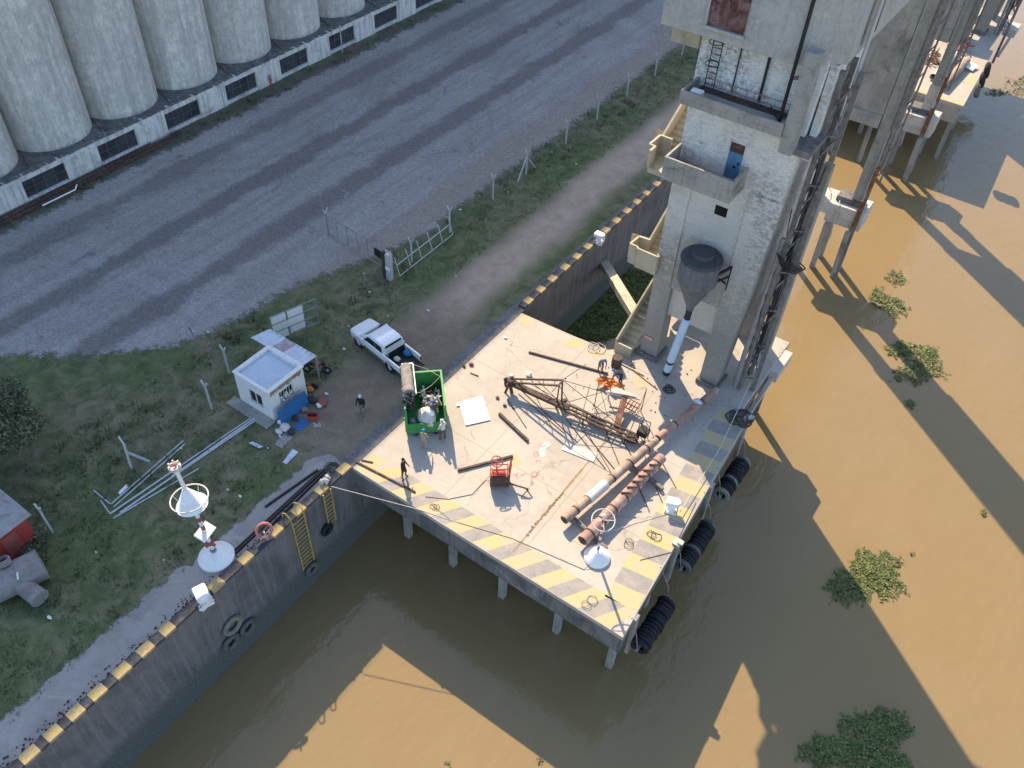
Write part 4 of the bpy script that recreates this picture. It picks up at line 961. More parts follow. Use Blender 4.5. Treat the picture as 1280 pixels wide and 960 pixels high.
g = MB(); g.box(x0-.5, y0-.75, .008, x1+.1, y0-.003, .12); g.build('doorstep', 'concrete', sh, bevel=.02)
cn = MB(); n_ = 22
ca, cb_, cc, cd = at(313, 422, 2.45), at(337, 411, 2.45), at(396, 445, 2.5), at(377, 458, 2.5)
for i in range(n_):
    s0, s1 = i/n_, (i+1)/n_; z0_, z1_ = .03*(i % 2), .03*((i+1) % 2)
    a, b, c, d = ca.lerp(cd, s0), ca.lerp(cd, s1), cb_.lerp(cc, s1), cb_.lerp(cc, s0)
    cn.k = 1 if 8 <= i <= 12 else 0
    cn.add([a+Vector((0, 0, z0_)), b+Vector((0, 0, z1_)), c+Vector((0, 0, z1_)), d+Vector((0, 0, z0_))], [(0, 1, 2, 3)])
M['roof_rusty'] = worn('roof_rusty', (.36, .27, .28), (.52, .54, .60), .6, 2.5, 14, .6)
M['roof_sheet'] = worn('roof_sheet', (.56, .61, .68), (.42, .44, .50), .5, 1.6, 14, .5)
cn.build('canopy', ['roof_sheet', 'roof_rusty'], sh)
g = MB()
for q in (cb_, cc): g.bar(Vector((q.x, q.y-.1, 0)), q+Vector((0, -.1, 0)), .09)
g.bar(cb_+Vector((0, -.1, -.03)), cc+Vector((0, -.1, -.03)), .08); g.build('canopy_post', 'steel', sh)

# things around the shed
def loose(name, mb, mt, label, cat, group=None, smooth=False):
    return settle(mb.build(name, mt, smooth=smooth), label, cat, group)
g = MB(); a = Vector((x1+.25, y0+.0, 0)); b = Vector((x1+.25, y0+2.3, 0)); u_ = Vector((-.22, 0, 1.05)); a.x += .45; b.x += .45
g.slab([a, b, b+u_+Vector((0, 0, .1)), a+u_+Vector((0, 0, .1))], .05); loose('blue_board', g, 'blue', 'large blue board leaning against the shed wall below the window', 'board')
def bag(p, r, mt, label, sq=.7, grp=None, name='sack', cat='bag'):
    g = MB(); g.ball(p+Vector((0, 0, r*sq*.8)), r*1.15, r*.85, r*sq, 12, 8, .16)
    return loose(name, g, mt, label, cat, grp, True)
bag(at(357, 537), .33, 'pale_cloth', 'big pale sack at the corner of the shed by the blue board'); bag(at(351, 529), .2, 'white_plain', 'white bag against the shed corner'); bag(at(349, 541), .22, 'pale_cloth', 'small pale sack left of the big sack at the shed corner')
bag(at(364, 541), .27, 'cloth_dark', 'dark bundle on the grey mat at the shed corner', .6); bag(at(381, 513), .22, 'rust_pipe', 'brown bag in front of the blue board'); bag(at(369, 524), .24, 'cloth_dark', 'dark toolbag lying before the blue board', .5); bag(at(403, 505), .30, 'red_faded', 'maroon and white bag standing apart from the shed'); bag(at(399, 508), .2, 'white_plain', 'white bag leaning on the maroon bag'); bag(at(391, 502), .3, 'cloth_dark', 'dark green sack beside the shed wall end')
bag(at(388, 488), .25, 'orange', 'orange life vest bundle by the shed wall', .6); bag(at(394, 484), .22, 'cloth_black', 'black bundle by the orange vest', .6); bag(at(386, 481), .2, 'rust', 'brown bundle closest to the motorcycle', .6)
c = at(391, 523); t = thing('tool_crate', 'small red tool crate on the ground in front of the blue board', 'crate', c, R(35))
g = MB()
for (a0, b0, a1, b1) in ((-.32, -.22, .32, -.18), (-.32, .18, .32, .22), (-.32, -.179, -.28, .179), (.28, -.179, .32, .179)): g.box(a0, b0, .03, a1, b1, .34)
g.box(-.31, -.2, 0, .31, .2, .029); g.build('crate_body', 'red_paint', t, world=False); g = MB(); g.tube((-.3, 0, .38), (.3, 0, .38), .03); g.build('handle', 'dark', t, world=False)
c = at(376, 531); g = MB(); g.slab([c+Vector(q) for q in ((-.2, -.55, .02), (.45, -.35, .02), (.25, .65, .02), (-.4, .5, .02))], .018); loose('blue_tarp', g, 'blue', 'blue tarp spread on the ground before the leaning blue board', 'tarp')
g = MB(); c = at(356, 548)
g.slab([at(343, 555, .03), at(352, 560, .03), at(370, 543, .03), at(360, 536, .03)], .02); loose('grey_mat', g, 'steel', 'grey mat lying on the ground below the shed corner', 'mat')
g = MB(); g.slab([at(353, 578, .05), at(358, 580, .05), at(373, 565, .05), at(366, 561, .05)], .03); loose('pale_plank', g, 'blue_pale', 'pale blue plank on the grass between shed and quay', 'plank')
g = MB(); g.slab([at(311, 554, .05), at(315, 552, .05), at(329, 558, .05), at(325, 561, .05)], .03); loose('pale_plank', g, 'blue_pale', 'short pale plank on the grass left of the shed sacks', 'plank')
g = MB()
for k in range(9): a = at(396+random.uniform(-5, 5), 531+random.uniform(-4, 4), .03); b = at(396+random.uniform(-5, 5), 531+random.uniform(-4, 4), .06); g.bar(a, b, .035)
loose('tool_pile', g, 'galv', 'scatter of pale tools on the dirt in front of the red crate', 'tools')
# motorcycle
mc = thing('motorcycle', 'dark motorcycle parked beside the shed canopy', 'motorcycle', at(397, 466), math.atan2(at(412, 464).y-at(386, 462).y, at(412, 464).x-at(386, 462).x))
for xx in (-.65, .65):
    g = MB(); g.torus((xx, 0, .31), .25, .06, (0, 1, 0), 22, 8); w_ = g.build('wheel', 'rubber', mc, world=False, smooth=True)
    g = MB(); g.tube((xx, -.05, .31), (xx, .05, .31), .06); 
    for i in range(6): a = i*math.pi/3; g.bar((xx, 0, .31), (xx+.22*math.cos(a), 0, .31+.22*math.sin(a)), .015)
    g.build('rim', 'galv', w_, world=False)
g = MB(); g.bar((.65, .07, .31), (.38, .05, .92), .05); g.bar((.65, -.07, .31), (.38, -.05, .92), .05); g.bar((.42, 0, .82), (-.1, 0, .45), .06); g.bar((-.1, 0, .4), (-.65, 0, .33), .06); g.bar((.4, 0, .8), (-.55, 0, .72), .05); g.build('frame', 'dark', mc, world=False)
g = MB(); g.ball((.12, 0, .82), .3, .15, .14); g.build('fuel_tank', 'red_faded', mc, world=False, smooth=True)
g = MB(); g.ball((-.38, 0, .8), .38, .14, .07); g.build('saddle', 'cloth_black', mc, world=False, smooth=True)
g = MB(); g.box(-.12, -.12, .28, .28, .12, .62); g.build('engine', 'steel', mc, world=False, bevel=.03)
g = MB(); g.tube((.36, -.36, 1.0), (.36, .36, 1.0), .018); g.ball((.5, 0, .88), .08); g.build('handlebar', 'dark', mc, world=False)
# galvanised poles on the grass
pg = 'long pale poles lying on the grass'
def pole_(a, b, label, r=.045):
    g = MB(); a = at(*a, r); b = at(*b, r); g.tube(a, b, r, n=8); loose('metal_pole', g, 'galv', label, 'pole', pg, True)
pole_((229, 551), (139, 630), 'upper thin pole of the left pair on the grass'); pole_((231, 555), (142, 634), 'lower thin pole of the left pair on the grass')
pole_((316, 521), (138, 642), 'long pole starting at the shed step, upper one of the bundle', .06); pole_((320, 525), (150, 641), 'long pole starting at the shed step, lower one of the bundle', .06); pole_((318, 523), (215, 596), 'thick short pole on top of the bundle by the shed step', .08)
pole_((248, 586), (141, 648), 'lowest and shortest pole near the light mast'); pole_((138, 630), (117, 613), 'very short pole across the ends of the left pair'); pole_((138, 643), (126, 626), 'very short pole across the ends of the bundle')
g = MB(); g.slab([at(147, 616, .05), at(150, 618, .05), at(161, 608, .05), at(158, 605, .05)], .03); loose('pale_plank', g, 'white_plain', 'small white board lying beside the fence above the poles', 'plank')

# ---------------------------------------------------------------- pickup
hd_ = Vector((-5.45, .95, 0)).normalized()
pk = thing('pickup_truck', 'white double cab pickup with an open loading bed parked on the dirt by the platform', 'pickup', (-4.85, 16.75, 0), math.atan2(hd_.y, hd_.x))
def loft(mb, secs, close=True):
    """secs: list of rings (equal length lists of points)"""
    n = len(secs[0]); vs = [p for s_ in secs for p in s_]; fs = []
    for i in range(len(secs)-1):
        for j in range(n): fs.append((i*n+j, i*n+(j+1) % n, (i+1)*n+(j+1) % n, (i+1)*n+j))
    if close: fs += [tuple(reversed(range(n))), tuple(range((len(secs)-1)*n, len(secs)*n))]
    return mb.add(vs, fs)
def ring(x, w, z0, z1, r=.10, tw=None):
    tw = w if tw is None else tw
    return [Vector((x, sy*ww, z)) for sy, ww, z in ((-1, w-r*.6, z0), (-1, w, z0+r), (-1, (w+tw)/2+.01, (z0+z1)/2), (-1, tw, z1-r), (-1, tw-r, z1), (-1, tw*.45, z1+.02), (1, tw*.45, z1+.02), (1, tw-r, z1), (1, tw, z1-r), (1, (w+tw)/2+.01, (z0+z1)/2), (1, w, z0+r), (1, w-r*.6, z0))]
g = MB(); loft(g, [ring(2.68, .74, .44, .86, .12), ring(2.60, .86, .40, 1.0, .12), ring(2.35, .92, .36, 1.06, .12), ring(1.9, .925, .36, 1.09, .1), ring(1.35, .93, .36, 1.13, .1), ring(.9, .93, .36, 1.12, .08), ring(-1.0, .93, .36, 1.10, .08), ring(-1.02, .93, .36, 1.08, .08)])
g.build('body', 'car_white', pk, world=False, smooth=True)
def cab(x, w, z): return [Vector((x, -w, 1.06)), Vector((x, -w*.97, z-.12)), Vector((x, -w*.86, z)), Vector((x, w*.86, z)), Vector((x, w*.97, z-.12)), Vector((x, w, 1.06))]
g = MB(); loft(g, [[Vector((1.58, s_*w, z)) for s_, w, z in ((-1, .88, 1.06), (-1, .87, 1.1), (-1, .80, 1.14), (1, .80, 1.14), (1, .87, 1.1), (1, .88, 1.06))], cab(.72, .86, 1.70), cab(.5, .84, 1.78), cab(-.65, .84, 1.78), cab(-.88, .84, 1.70), cab(-1.0, .86, 1.12)])
cb2 = g.build('cab', 'car_white', pk, world=False, smooth=True)
g = MB(); g.slab([(1.50, -.78, 1.17), (1.50, .78, 1.17), (.80, .70, 1.70), (.80, -.70, 1.70)], .03); g.build('windscreen', 'glass', pk, world=False)
g = MB(); g.slab([(-.95, .70, 1.25), (-.95, -.70, 1.25), (-.91, -.66, 1.64), (-.91, .66, 1.64)], .03); g.build('rear_window', 'glass', pk, world=False)
for s_ in (-1, 1):
    g = MB(); P = [(1.06, s_*.885, 1.16), (-.05, s_*.885, 1.16), (-.05, s_*.845, 1.58), (.66, s_*.845, 1.58)]; g.slab(P if s_ < 0 else P[::-1], .02)
    P = [(-.12, s_*.885, 1.16), (-.80, s_*.885, 1.16), (-.72, s_*.845, 1.56), (-.12, s_*.845, 1.58)]; g.slab(P if s_ < 0 else P[::-1], .02); g.build('side_window', 'glass', pk, world=False)
    g = MB(); g.box(.98, s_*.93, 1.12, 1.14, s_*1.12, 1.28); g.build('mirror', 'car_white', pk, world=False, bevel=.03)
    g = MB(); g.box(2.40, min(s_*.55, s_*.86), .80, 2.635, max(s_*.55, s_*.86), .93); g.build('headlight', 'galv', pk, world=False, bevel=.03)
    for xx in (1.72, -1.55):
        g = MB(); g.torus((xx, s_*.82, .38), .27, .115, (0, 1, 0), 24, 10); w_ = g.build('wheel', 'rubber', pk, world=False, smooth=True)
        g = MB(); g.tube((xx, s_*.76, .38), (xx, s_*.91, .38), .22, n=18); g.build('rim', 'galv', w_, world=False)
        g = MB(); g.torus((xx, s_*.915, .40), .43, .035, (0, 1, 0), 20, 6, .5 if False else 1.0); g.build('wheel_arch', 'dark', pk, world=False)
    g = MB(); g.box(-2.62, min(s_*.93, s_*.80), .62, -1.03, max(s_*.93, s_*.80), 1.08); g.build('bed_side', 'car_white', pk, world=False, bevel=.03)
    g = MB(); g.box(-2.66, min(s_*.90, s_*.80), .72, -2.62, max(s_*.90, s_*.80), 1.0); g.build('tail_light', 'red_lamp', pk, world=False)
g = MB(); g.box(-2.6, -.795, .55, -1.03, .795, .62); g.box(-1.08, -.795, .621, -1.03, .795, 1.08); g.build('bed_floor', 'dark', pk, world=False)
g = MB(); g.box(-3.12, -.78, .58, -2.63, .78, .64); g.build('tailgate', 'dark', pk, world=False, bevel=.02); g = MB(); g.box(-2.80, -.85, .36, -2.63, .85, .54); g.build('rear_bumper', 'car_white', pk, world=False, bevel=.03)
g = MB(); 
for s_ in (-1, 1): g.tube((-1.2, s_*.72, 1.08), (-1.2, s_*.72, 1.52), .035); 
g.tube((-1.2, -.72, 1.52), (-1.2, .72, 1.52), .035); g.bar((-1.17, -.70, 1.40), (-1.17, .70, 1.40), .02, .1); g.build('roll_bar', 'galv', pk, world=False)
g = MB(); g.box(-.98, -.94, .5, 1.1, -.932, .62); g.box(-.98, .932, .5, 1.1, .94, .62); g.build('side_step', 'dark', pk, world=False)
g = MB()                                                               # grey door decal
for (a, b, c, d) in ((.7, .9, .45, 1.03), (.35, .82, .1, .98), (.0, .74, -.3, .92), (-.35, .70, -.75, .88)): g.poly([(a, -.9425, b), (c, -.9425, b-.02), (c-.08, -.9425, d), (a-.08, -.9425, d-.02)])
g.build('door_decal', 'cloth_dark', pk, world=False)
Mp = Matrix.Translation(pk.location) @ Matrix.Rotation(pk.rotation_euler.z, 4, 'Z')
bag(Mp @ Vector((-1.62, -.55, .63)), .26, 'blue', 'blue bundle inside the pickup bed', .8); bag(Mp @ Vector((-1.55, .25, .63)), .22, 'pale_cloth', 'pale box shaped bundle inside the pickup bed', .7)

# ---------------------------------------------------------------- green tipper trailer
A, B, C_ = at(506, 512, 2.5), at(557, 508, 2.5), at(552, 461, 2.5)
A.z = B.z = C_.z = 0; D = A+(C_-B)
ex = (B-A).normalized(); ey = Vector((-ex.y, ex.x, 0)); LT = (C_-B).dot(ey)
tr = thing('skip_container', 'green open skip loaded with debris, bags and a grey roll at the platform edge', 'skip', (A+B)/2+ey*LT/2, math.atan2(ex.y, ex.x))
hw, hl = (B-A).length/2, LT/2
g = MB(); g.box(-hw, -hl, .28, hw, hl, .35); g.build('box_floor', 'green', tr, world=False)
for nm, bx in (('box_side', (-hw, -hl+.061, .351, -hw+.06, hl-.061, 2.45)), ('box_side', (hw-.06, -hl+.061, .351, hw, hl-.061, 2.45)), ('headboard', (-hw, hl-.06, .351, hw, hl, 2.35)), ('tailboard', (-hw, -hl, .351, hw, -hl+.06, 1.05))):
    g = MB(); g.box(*bx)
    if nm == 'box_side':
        xx = bx[0]-.05 if bx[0] < 0 else bx[3]
        for i in range(6): g.box(xx+.001, -hl+.1+i*(2*hl-.3)/5, .35, xx+.05, -hl+.18+i*(2*hl-.3)/5, 2.4)
        g.box(bx[0]-.03, -hl+.061, 2.451, bx[3]+.03, hl-.061, 2.5)
    else: g.box(-hw, bx[1]-.03, bx[5]+.001, hw, bx[4]+.03, bx[5]+.06)
    g.build(nm, 'green', tr, world=False)
g = MB(); g.box(-.7, -hl+.05, .0, -.5, hl-.1, .279); g.box(.5, -hl+.05, .0, .7, hl-.1, .279); g.build('skid', 'dark', tr, world=False)
for s_ in (-1, 1):
    g = MB(); g.box(min(s_*hw, s_*(hw-.1)), -hl-.03, .28, max(s_*hw, s_*(hw-.1)), -hl+.06 if False else -hl-.001, 2.45); g.build('corner_post', 'green', tr, world=False)
    g = MB(); g.tube((s_*(hw+.1), -hl+.35, 1.3), (s_*(hw-.0), -hl+.35, 1.3), .07); g.tube((s_*(hw+.1), hl-.35, 1.3), (s_*hw, hl-.35, 1.3), .07); g.build('lifting_lug', 'steel', tr, world=False)
Mt = Matrix.Translation(tr.location) @ Matrix.Rotation(tr.rotation_euler.z, 4, 'Z')
def tl(x, y, z): return Mt @ Vector((x, y, z))
rl = thing('hose_roll', 'long lumpy grey rolled tarpaulin lying along the left wall of the green skip', 'roll', tl(-.9, .5, 2.4))
g = MB(); prof = []
a, b = tl(-.95, 1.75, 2.75), tl(-.88, -.55, 2.75)
secs = []
for i in range(15):
    c = a.lerp(b, i/14); d = (b-a).normalized(); u = Vector((-d.y, d.x, 0)); rr = .36+.03*math.sin(i*2.1)
    secs.append([c+u*rr*math.cos(t*math.pi/6)*(1+random.uniform(-.07, .07))+Vector((0, 0, 1))*rr*math.sin(t*math.pi/6)*(1+random.uniform(-.07, .07)) for t in range(12)])
loft(g, secs); g.build('roll_cloth', 'grey_cloth', rl, smooth=True)
g = MB(); g.bar(tl(-.5, 1.8, 2.85), tl(-.46, -.5, 2.6), .07, .12); g.bar(tl(-1.2, 1.85, 2.9), tl(-.5, 1.85, 2.9), .07); g.bar(tl(-.5, 1.8, 1.6), tl(-.5, 1.8, 2.9), .07); g.build('roll_frame', 'galv', rl)
eng = thing('black_engine', 'oily black engine lump at the near end of the grey roll', 'engine', tl(-.95, -.9, 1.9))
g = MB()
for k in range(16): g.ball(tl(-.95+random.uniform(-.3, .3), -.85+random.uniform(-.28, .28), 2.35+random.uniform(-.4, .5)), random.uniform(.1, .2), n=8, m=6, jit=.2)
g.tube(tl(-.95, -.8, 1.6), tl(-.95, -.8, 2.75), .22); g.build('engine_block', 'dark', eng)
g = MB(); 
for k in range(9): g.tube(tl(-.95+random.uniform(-.3, .3), -.85+random.uniform(-.28, .28), 2.4), tl(-.95+random.uniform(-.35, .35), -.85+random.uniform(-.35, .35), 2.9), .03)
g.build('pipework', 'steel', eng)
g = MB()
for k in range(70):
    c = tl(.45+random.uniform(-.5, .5), .35+random.uniform(-.5, .6), .7+random.random()*.8); d = Vector((random.uniform(-.3, .3), random.uniform(-.3, .3), random.uniform(-.15, .25)))
    g.bar(c-d, c+d, random.uniform(.04, .13))
loose('debris_pile', g, 'pale_cloth', 'pile of pale broken debris inside the green skip', 'debris')
g = MB()
for k in range(20):
    c = tl(.45+random.uniform(-.5, .45), .8+random.uniform(-.35, .4), .7+random.random()*.8); d = Vector((random.uniform(-.35, .35), random.uniform(-.35, .35), random.uniform(-.1, .25))); g.bar(c-d, c+d, random.uniform(.03, .09))
loose('debris_pile', g, 'rust_dark', 'dark sticks behind the pale debris in the green skip', 'debris')
g = MB(); g.ball(tl(.05, -1.0, .95), .72, .5, .62, 14, 9, .13); loose('canvas_bag', g, 'pale_cloth', 'big crumpled pale canvas bag at the tail end of the green skip', 'bag', None, True)
g = MB(); g.ball(tl(.25, -1.0, 1.5), .38, .28, .25, 12, 8, .16); loose('white_bag', g, 'white_plain', 'white bag on top of the canvas bag in the green skip', 'bag', None, True)
g = MB(); g.ball(tl(-.8, -1.15, .75), .3, .28, .4, 12, 8, .12); loose('grey_bag', g, 'steel', 'grey bag in the near left corner of the green skip', 'bag', None, True)
g = MB(); g.path([tl(-.5, 1.8, 2.85), tl(.3, 1.6, 2.6), tl(1.1, .9, 2.52), tl(.5, .5, 2.2), tl(-.2, -.3, 2.5), tl(-.85, -.5, 2.8)], .018, 6); loose('sling_rope', g, 'sling', 'slack yellow sling lying over the load of the green skip', 'rope')

# ---------------------------------------------------------------- people
def person(name_label, P, heading, pose='stand', top='cloth_black', legs='cloth_dark', hat=None, h=1.72, z=0.0, lean=0.0, arms=None):
    rt_ = thing('person', name_label, 'person', (P.x, P.y, z), heading)
    k = h/1.72; V, E_, Rd = [], [], []
    def v(x, y, zz, r): V.append((x*k, y*k, zz*k)); Rd.append(r*k); return len(V)-1
    def e(a, b): E_.append((a, b)); return b
    L = lean                       # forward bend of the trunk (x is forward)
    hipz = .93
    def trunk(d, up_): return (d*math.cos(L)+up_*math.sin(L), hipz+up_*math.cos(L)-d*math.sin(L))
    pelvis = v(-.06*(L > .4), 0, hipz, .135)
    def tv(d, u, y, r): x_, z_ = trunk(d, u); return v(x_-.06*(L > .4), y, z_, r)
    waist = e(pelvis, tv(0, .18, 0, .125)); chest = e(waist, tv(0, .38, 0, .15)); neckb = e(chest, tv(0, .50, 0, .085)); neck = e(neckb, tv(.01, .56, 0, .058)); 
    head = e(neck, tv(.03, .66, 0, .088)); crown = e(head, tv(.02, .76, 0, .082))
    for s_ in (-1, 1):
        hip = e(pelvis, v(-.03*(L > .4), s_*.10, hipz-.06, .105)); st_ = s_*.06
        knee = e(hip, v(.04+st_, s_*.12, .50, .068)); ank = e(knee, v(-.02+st_, s_*.13, .09, .045)); toe = e(ank, v(.15+st_, s_*.15, .035, .04))
        sh_ = e(chest, tv(0, .46, s_*.19, .068))
        am = arms or ((.06, -.26), (.16, -.02))
        x0_, z0_ = trunk(0, .46)
        if L > .4: el = e(sh_, v(x0_+.10, s_*.22, z0_-.27, .048)); wr = e(el, v(x0_+.16, s_*.16, z0_-.52, .034))
        else: el = e(sh_, v(x0_+am[0][0]-.03, s_*.27, z0_+am[0][1], .048)); wr = e(el, v(x0_+am[1][0]+.08, s_*.25, z0_-.26+am[1][1]-.22, .034))
        bx, by, bz = V[wr]; bx /= k; by /= k; bz /= k
        palm = e(wr, v(bx+.02, by, bz-.07, .030))
        for i, (dy, ln) in enumerate(((-.03, .075), (-.01, .085), (.01, .08), (.03, .065))):
            f1 = e(palm, v(bx+.03, by+dy, bz-.07-ln*.6, .0095)); e(f1, v(bx+.045, by+dy, bz-.07-ln, .008))
        e(palm, v(bx+.06, by-s_*.03, bz-.10, .010))
    me = bpy.data.meshes.new('body'); me.from_pydata(V, E_, []); me.update()
    o = bpy.data.objects.new('body', me); COL.objects.link(o)
    sk = o.modifiers.new('skin', 'SKIN'); sk.use_smooth_shade = True
    for d_, r in zip(me.skin_vertices[0].data, Rd): d_.radius = (r, r)
    me.skin_vertices[0].data[0].use_root = True
    sb = o.modifiers.new('sub', 'SUBSURF'); sb.levels = 1; sb.render_levels = 1
    dg = bpy.context.evaluated_depsgraph_get(); ev = o.evaluated_get(dg); nm = bpy.data.meshes.new_from_object(ev)
    o.modifiers.clear(); o.data = nm; nm.name = 'body'
    nm.materials.clear()
    for mm in ('skin', top, legs, 'dark'): nm.materials.append(M[mm])
    hx, hz = V[neck][0], V[neck][2]
    wrs = [Vector(V[i]) for i in range(len(V)) if abs(Rd[i]-.034*k) < 1e-6]
    for p in nm.polygons:
        c = p.center; u = (c.x-V[pelvis][0])*math.sin(L)+(c.z-hipz*k)*math.cos(L)
        if any((c-w).length < .19*k and c.z < w.z+.01 for w in wrs): p.material_index = 0
        elif u > .535*k and abs(c.y) < .14*k: p.material_index = 0
        elif c.z < .075*k: p.material_index = 3
        elif u < .03*k and c.z < (hipz+.06)*k and abs(c.y) < .21*k and not (L > .4 and c.x > .28): p.material_index = 2
        else: p.material_index = 1
        p.use_smooth = True
    o.parent = rt_
    hc = Vector(V[head]).lerp(Vector(V[crown]), .35); ax = (Vector(V[crown])-Vector(V[neck])).normalized(); fw = Vector((math.cos(L), 0, -math.sin(L)))
    g = MB(); g.ball(hc+fw*.098*k-ax*.015*k, .016*k, .014*k, .022*k, 6, 5); g.ball(hc+fw*.088*k-ax*.062*k, .008*k, .026*k, .008*k, 6, 4)
    for s_ in (-1, 1): g.ball(hc+Vector((0, s_*.09*k, 0)), .014*k, .008*k, .03*k, 6, 5)
    g.build('face', 'skin', rt_, world=False, smooth=True)
    g = MB()
    for s_ in (-1, 1): g.ball(hc+fw*.085*k+ax*.02*k+Vector((0, s_*.034*k, 0)), .009*k, .013*k, .007*k, 6, 4)
    g.build('eyes', 'dark', rt_, world=False)
    hm = {'helmet': 'helmet_blue', 'cap': 'cloth_white', None: 'hair'}[hat]
    g = MB(); top_c = hc+ax*.045*k
    g.ball(top_c, .118*k if hat else .10*k, .108*k if hat else .097*k, .10*k if hat else .085*k, 14, 9)
    if hat: g.ball(top_c+fw*.07*k-ax*.01*k, .10*k, .09*k, .016*k, 12, 5)
    g.build('helmet' if hat == 'helmet' else ('cap' if hat else 'hair'), hm, rt_, world=False, smooth=True)
    return rt_
person('person in black with a white cap standing on the dirt left of the green skip', at(453, 518), R(-75), top='cloth_black', legs='cloth_grey', hat='cap', h=1.75)
person('bare headed person all in black standing near the front left corner of the platform', at(505, 597), R(20), top='cloth_black', legs='cloth_dark', hat=None, h=1.75)
person('person in beige with a blue helmet standing behind the green skip', at(530, 561), R(110), top='cloth_beige', legs='cloth_beige', hat='helmet', h=1.7)
person('person in pale clothes and white cap standing at the right side of the green skip', at(554, 549), R(170), top='cloth_white', legs='cloth_brown', hat='cap', h=1.74)
person('person with a blue helmet working inside the green skip', at(543, 508, 1.9), R(160), top='cloth_brown', legs='cloth_grey', hat='helmet', h=1.7, z=.5, lean=.3)
person('person with a blue helmet bending down beside the rope coil on the platform', at(750, 464), R(-40), top='cloth_grey', legs='cloth_brown', hat='helmet', h=1.65, lean=.7)
person('person with a blue helmet stooping behind the orange tarp near the tower', at(775, 481), R(200), top='cloth_dark', legs='cloth_navy', hat='helmet', h=1.65, lean=1.1)

# ---------------------------------------------------------------- fallen drilling rig on the deck
def lerp3(a, b, k): return Vector(a).lerp(Vector(b), k)
H0 = at(637, 478, .80); H1 = at(797, 549, .42)
rg_ = thing('fallen_rig', 'rusty lattice drilling mast lying across the deck with thin upright frames', 'drilling rig', (at(700, 512).x, at(700, 512).y, 0))
dirv = (H1-H0).normalized(); side = Vector((-dirv.y, dirv.x, 0))
g = MB()
mid = lerp3(H0, H1, .47)
for o in (-.13, .13): g.bar(H0+side*o*.6, mid+side*o, .19, .22)
for i in range(9): q = lerp3(H0, mid, .08+i*.1); g.bar(q-side*.14, q+side*.14, .09)
g.build('main_boom', 'rust_dark', rg_)
g = MB()
for o in (-.30, -.02, .28): g.bar(lerp3(mid, H1, -.05)+side*o, H1+side*o*1.1, .11)
for k_ in (.25, .6, .85): q = lerp3(mid, H1, k_); g.bar(q-side*.3, Vector((q.x-side.x*.3, q.y-side.y*.3, 0)), .08); g.bar(q+side*.3, Vector((q.x+side.x*.3, q.y+side.y*.3, 0)), .08)
for i in range(10): q = lerp3(mid, H1, i/9.5); g.bar(q-side*.33, q+side*.3, .06)
g.build('boom_section', 'rust_dark', rg_)
g = MB(); g.box(-.32, -.2, -.1, .32, .2, .22, Matrix.Translation(H0) @ Matrix.Rotation(.4, 4, 'Z'))
for k in range(9): g.ball(H0+Vector((random.uniform(-.3, .3), random.uniform(-.3, .3), random.uniform(-.1, .3))), .12, n=8, m=5, jit=.3)
g.tube(H0-side*.4, H0+side*.4, .17, n=14); g.build('crown_block', 'rust_dark', rg_)
U1a, U1b = H0+Vector((0, .25, .12)), at(703, 475, 2.65); U2a, U2b = H0+Vector((0, -.05, .05)), at(699, 482, 2.65)
g = MB(); g.bar(U1a, U1b, .10); g.bar(U2a, U2b, .10); g.bar(U1b, U2b, .07)
for i in range(4): g.bar(lerp3(U1a, U1b, .15+.24*i), lerp3(U2a, U2b, .3+.2*i), .05)
g.build('jib_arm', 'rust_dark', rg_)
p1, p2 = at(702, 505, .5), at(696, 503, .5)
g = MB(); g.bar(U1b, p1, .08); g.bar(U2b, p2, .08); g.bar(p1, Vector((p1.x, p1.y, 0)), .1); g.bar(p2, Vector((p2.x, p2.y, 0)), .1); g.bar(H0, Vector((H0.x+.2, H0.y, 0)), .16); g.bar(H0, Vector((H0.x-.1, H0.y-.3, 0)), .12); g.bar(p1+Vector((-.1, 0, .1)), at(708, 500, .5), .2); g.build('jib_post', 'rust_dark', rg_)
g = MB()
for a, b in ((U1b, at(757, 491, .9)), (U1b, at(733, 455, .9)), (p1, at(757, 489, .9)), (at(715, 505, .5), at(770, 533, .4)), (at(663, 480, 1.0), at(700, 500, .4)), (U1a, p2), (at(690, 490, .6), U1b), (U2b, at(764, 591, .02)), (U1b, H1), (lerp3(U1a, U1b, .5), p1), (lerp3(U2a, U2b, .5), p2), (at(648, 492, .05), at(705, 541, .05)), (at(652, 488, .04), at(722, 553, .04)), (at(708, 524, .05), at(757, 586, .05)), (at(722, 530, .05), at(768, 586, .05)), (at(760, 546, .05), at(774, 580, .05)), (at(776, 548, .05), at(790, 570, .05)), (p1, at(745, 545, .05)), (lerp3(H0, H1, .2), at(690, 535, .05))): g.tube(a, b, .022, n=5)
g.build('stay_and_shadow_wire', 'rust_dark', rg_)  # stays; dark strands at deck level are modelled along the rig's shadow lines
g = MB()                                                               # short mast bar with its top plate
g.bar(at(771, 537, .3), at(783, 492, .95), .30, .12); g.bar(at(767, 536, .3), at(779, 491, .95), .08); g.build('mast_bar', 'rust', rg_)
g = MB(); g.slab([at(757, 490, .85), at(770, 484, 1.0), at(798, 497, 1.1), at(786, 491, .9)], .07); g.bar(at(757, 490, .85), at(800, 499, .95), .12); g.bar(at(759, 494, .5), at(776, 489, .8), .09); g.build('mast_plate', 'concrete_pale', rg_)
g = MB(); g.box(-.55, -.25, 0, .55, .25, .32, Matrix.Translation(at(746, 529, .15)) @ Matrix.Rotation(-.05, 4, 'Z')); g.build('winch_frame', 'rust_pipe', rg_)
g = MB(); q = at(785, 545, .3)
for k in range(4): g.tube(q+dirv*(.16*k)-side*.25, q+dirv*(.16*k)+side*.25, .2-.02*(k % 2), n=12)
g.build('winch_drum', 'dark', rg_)
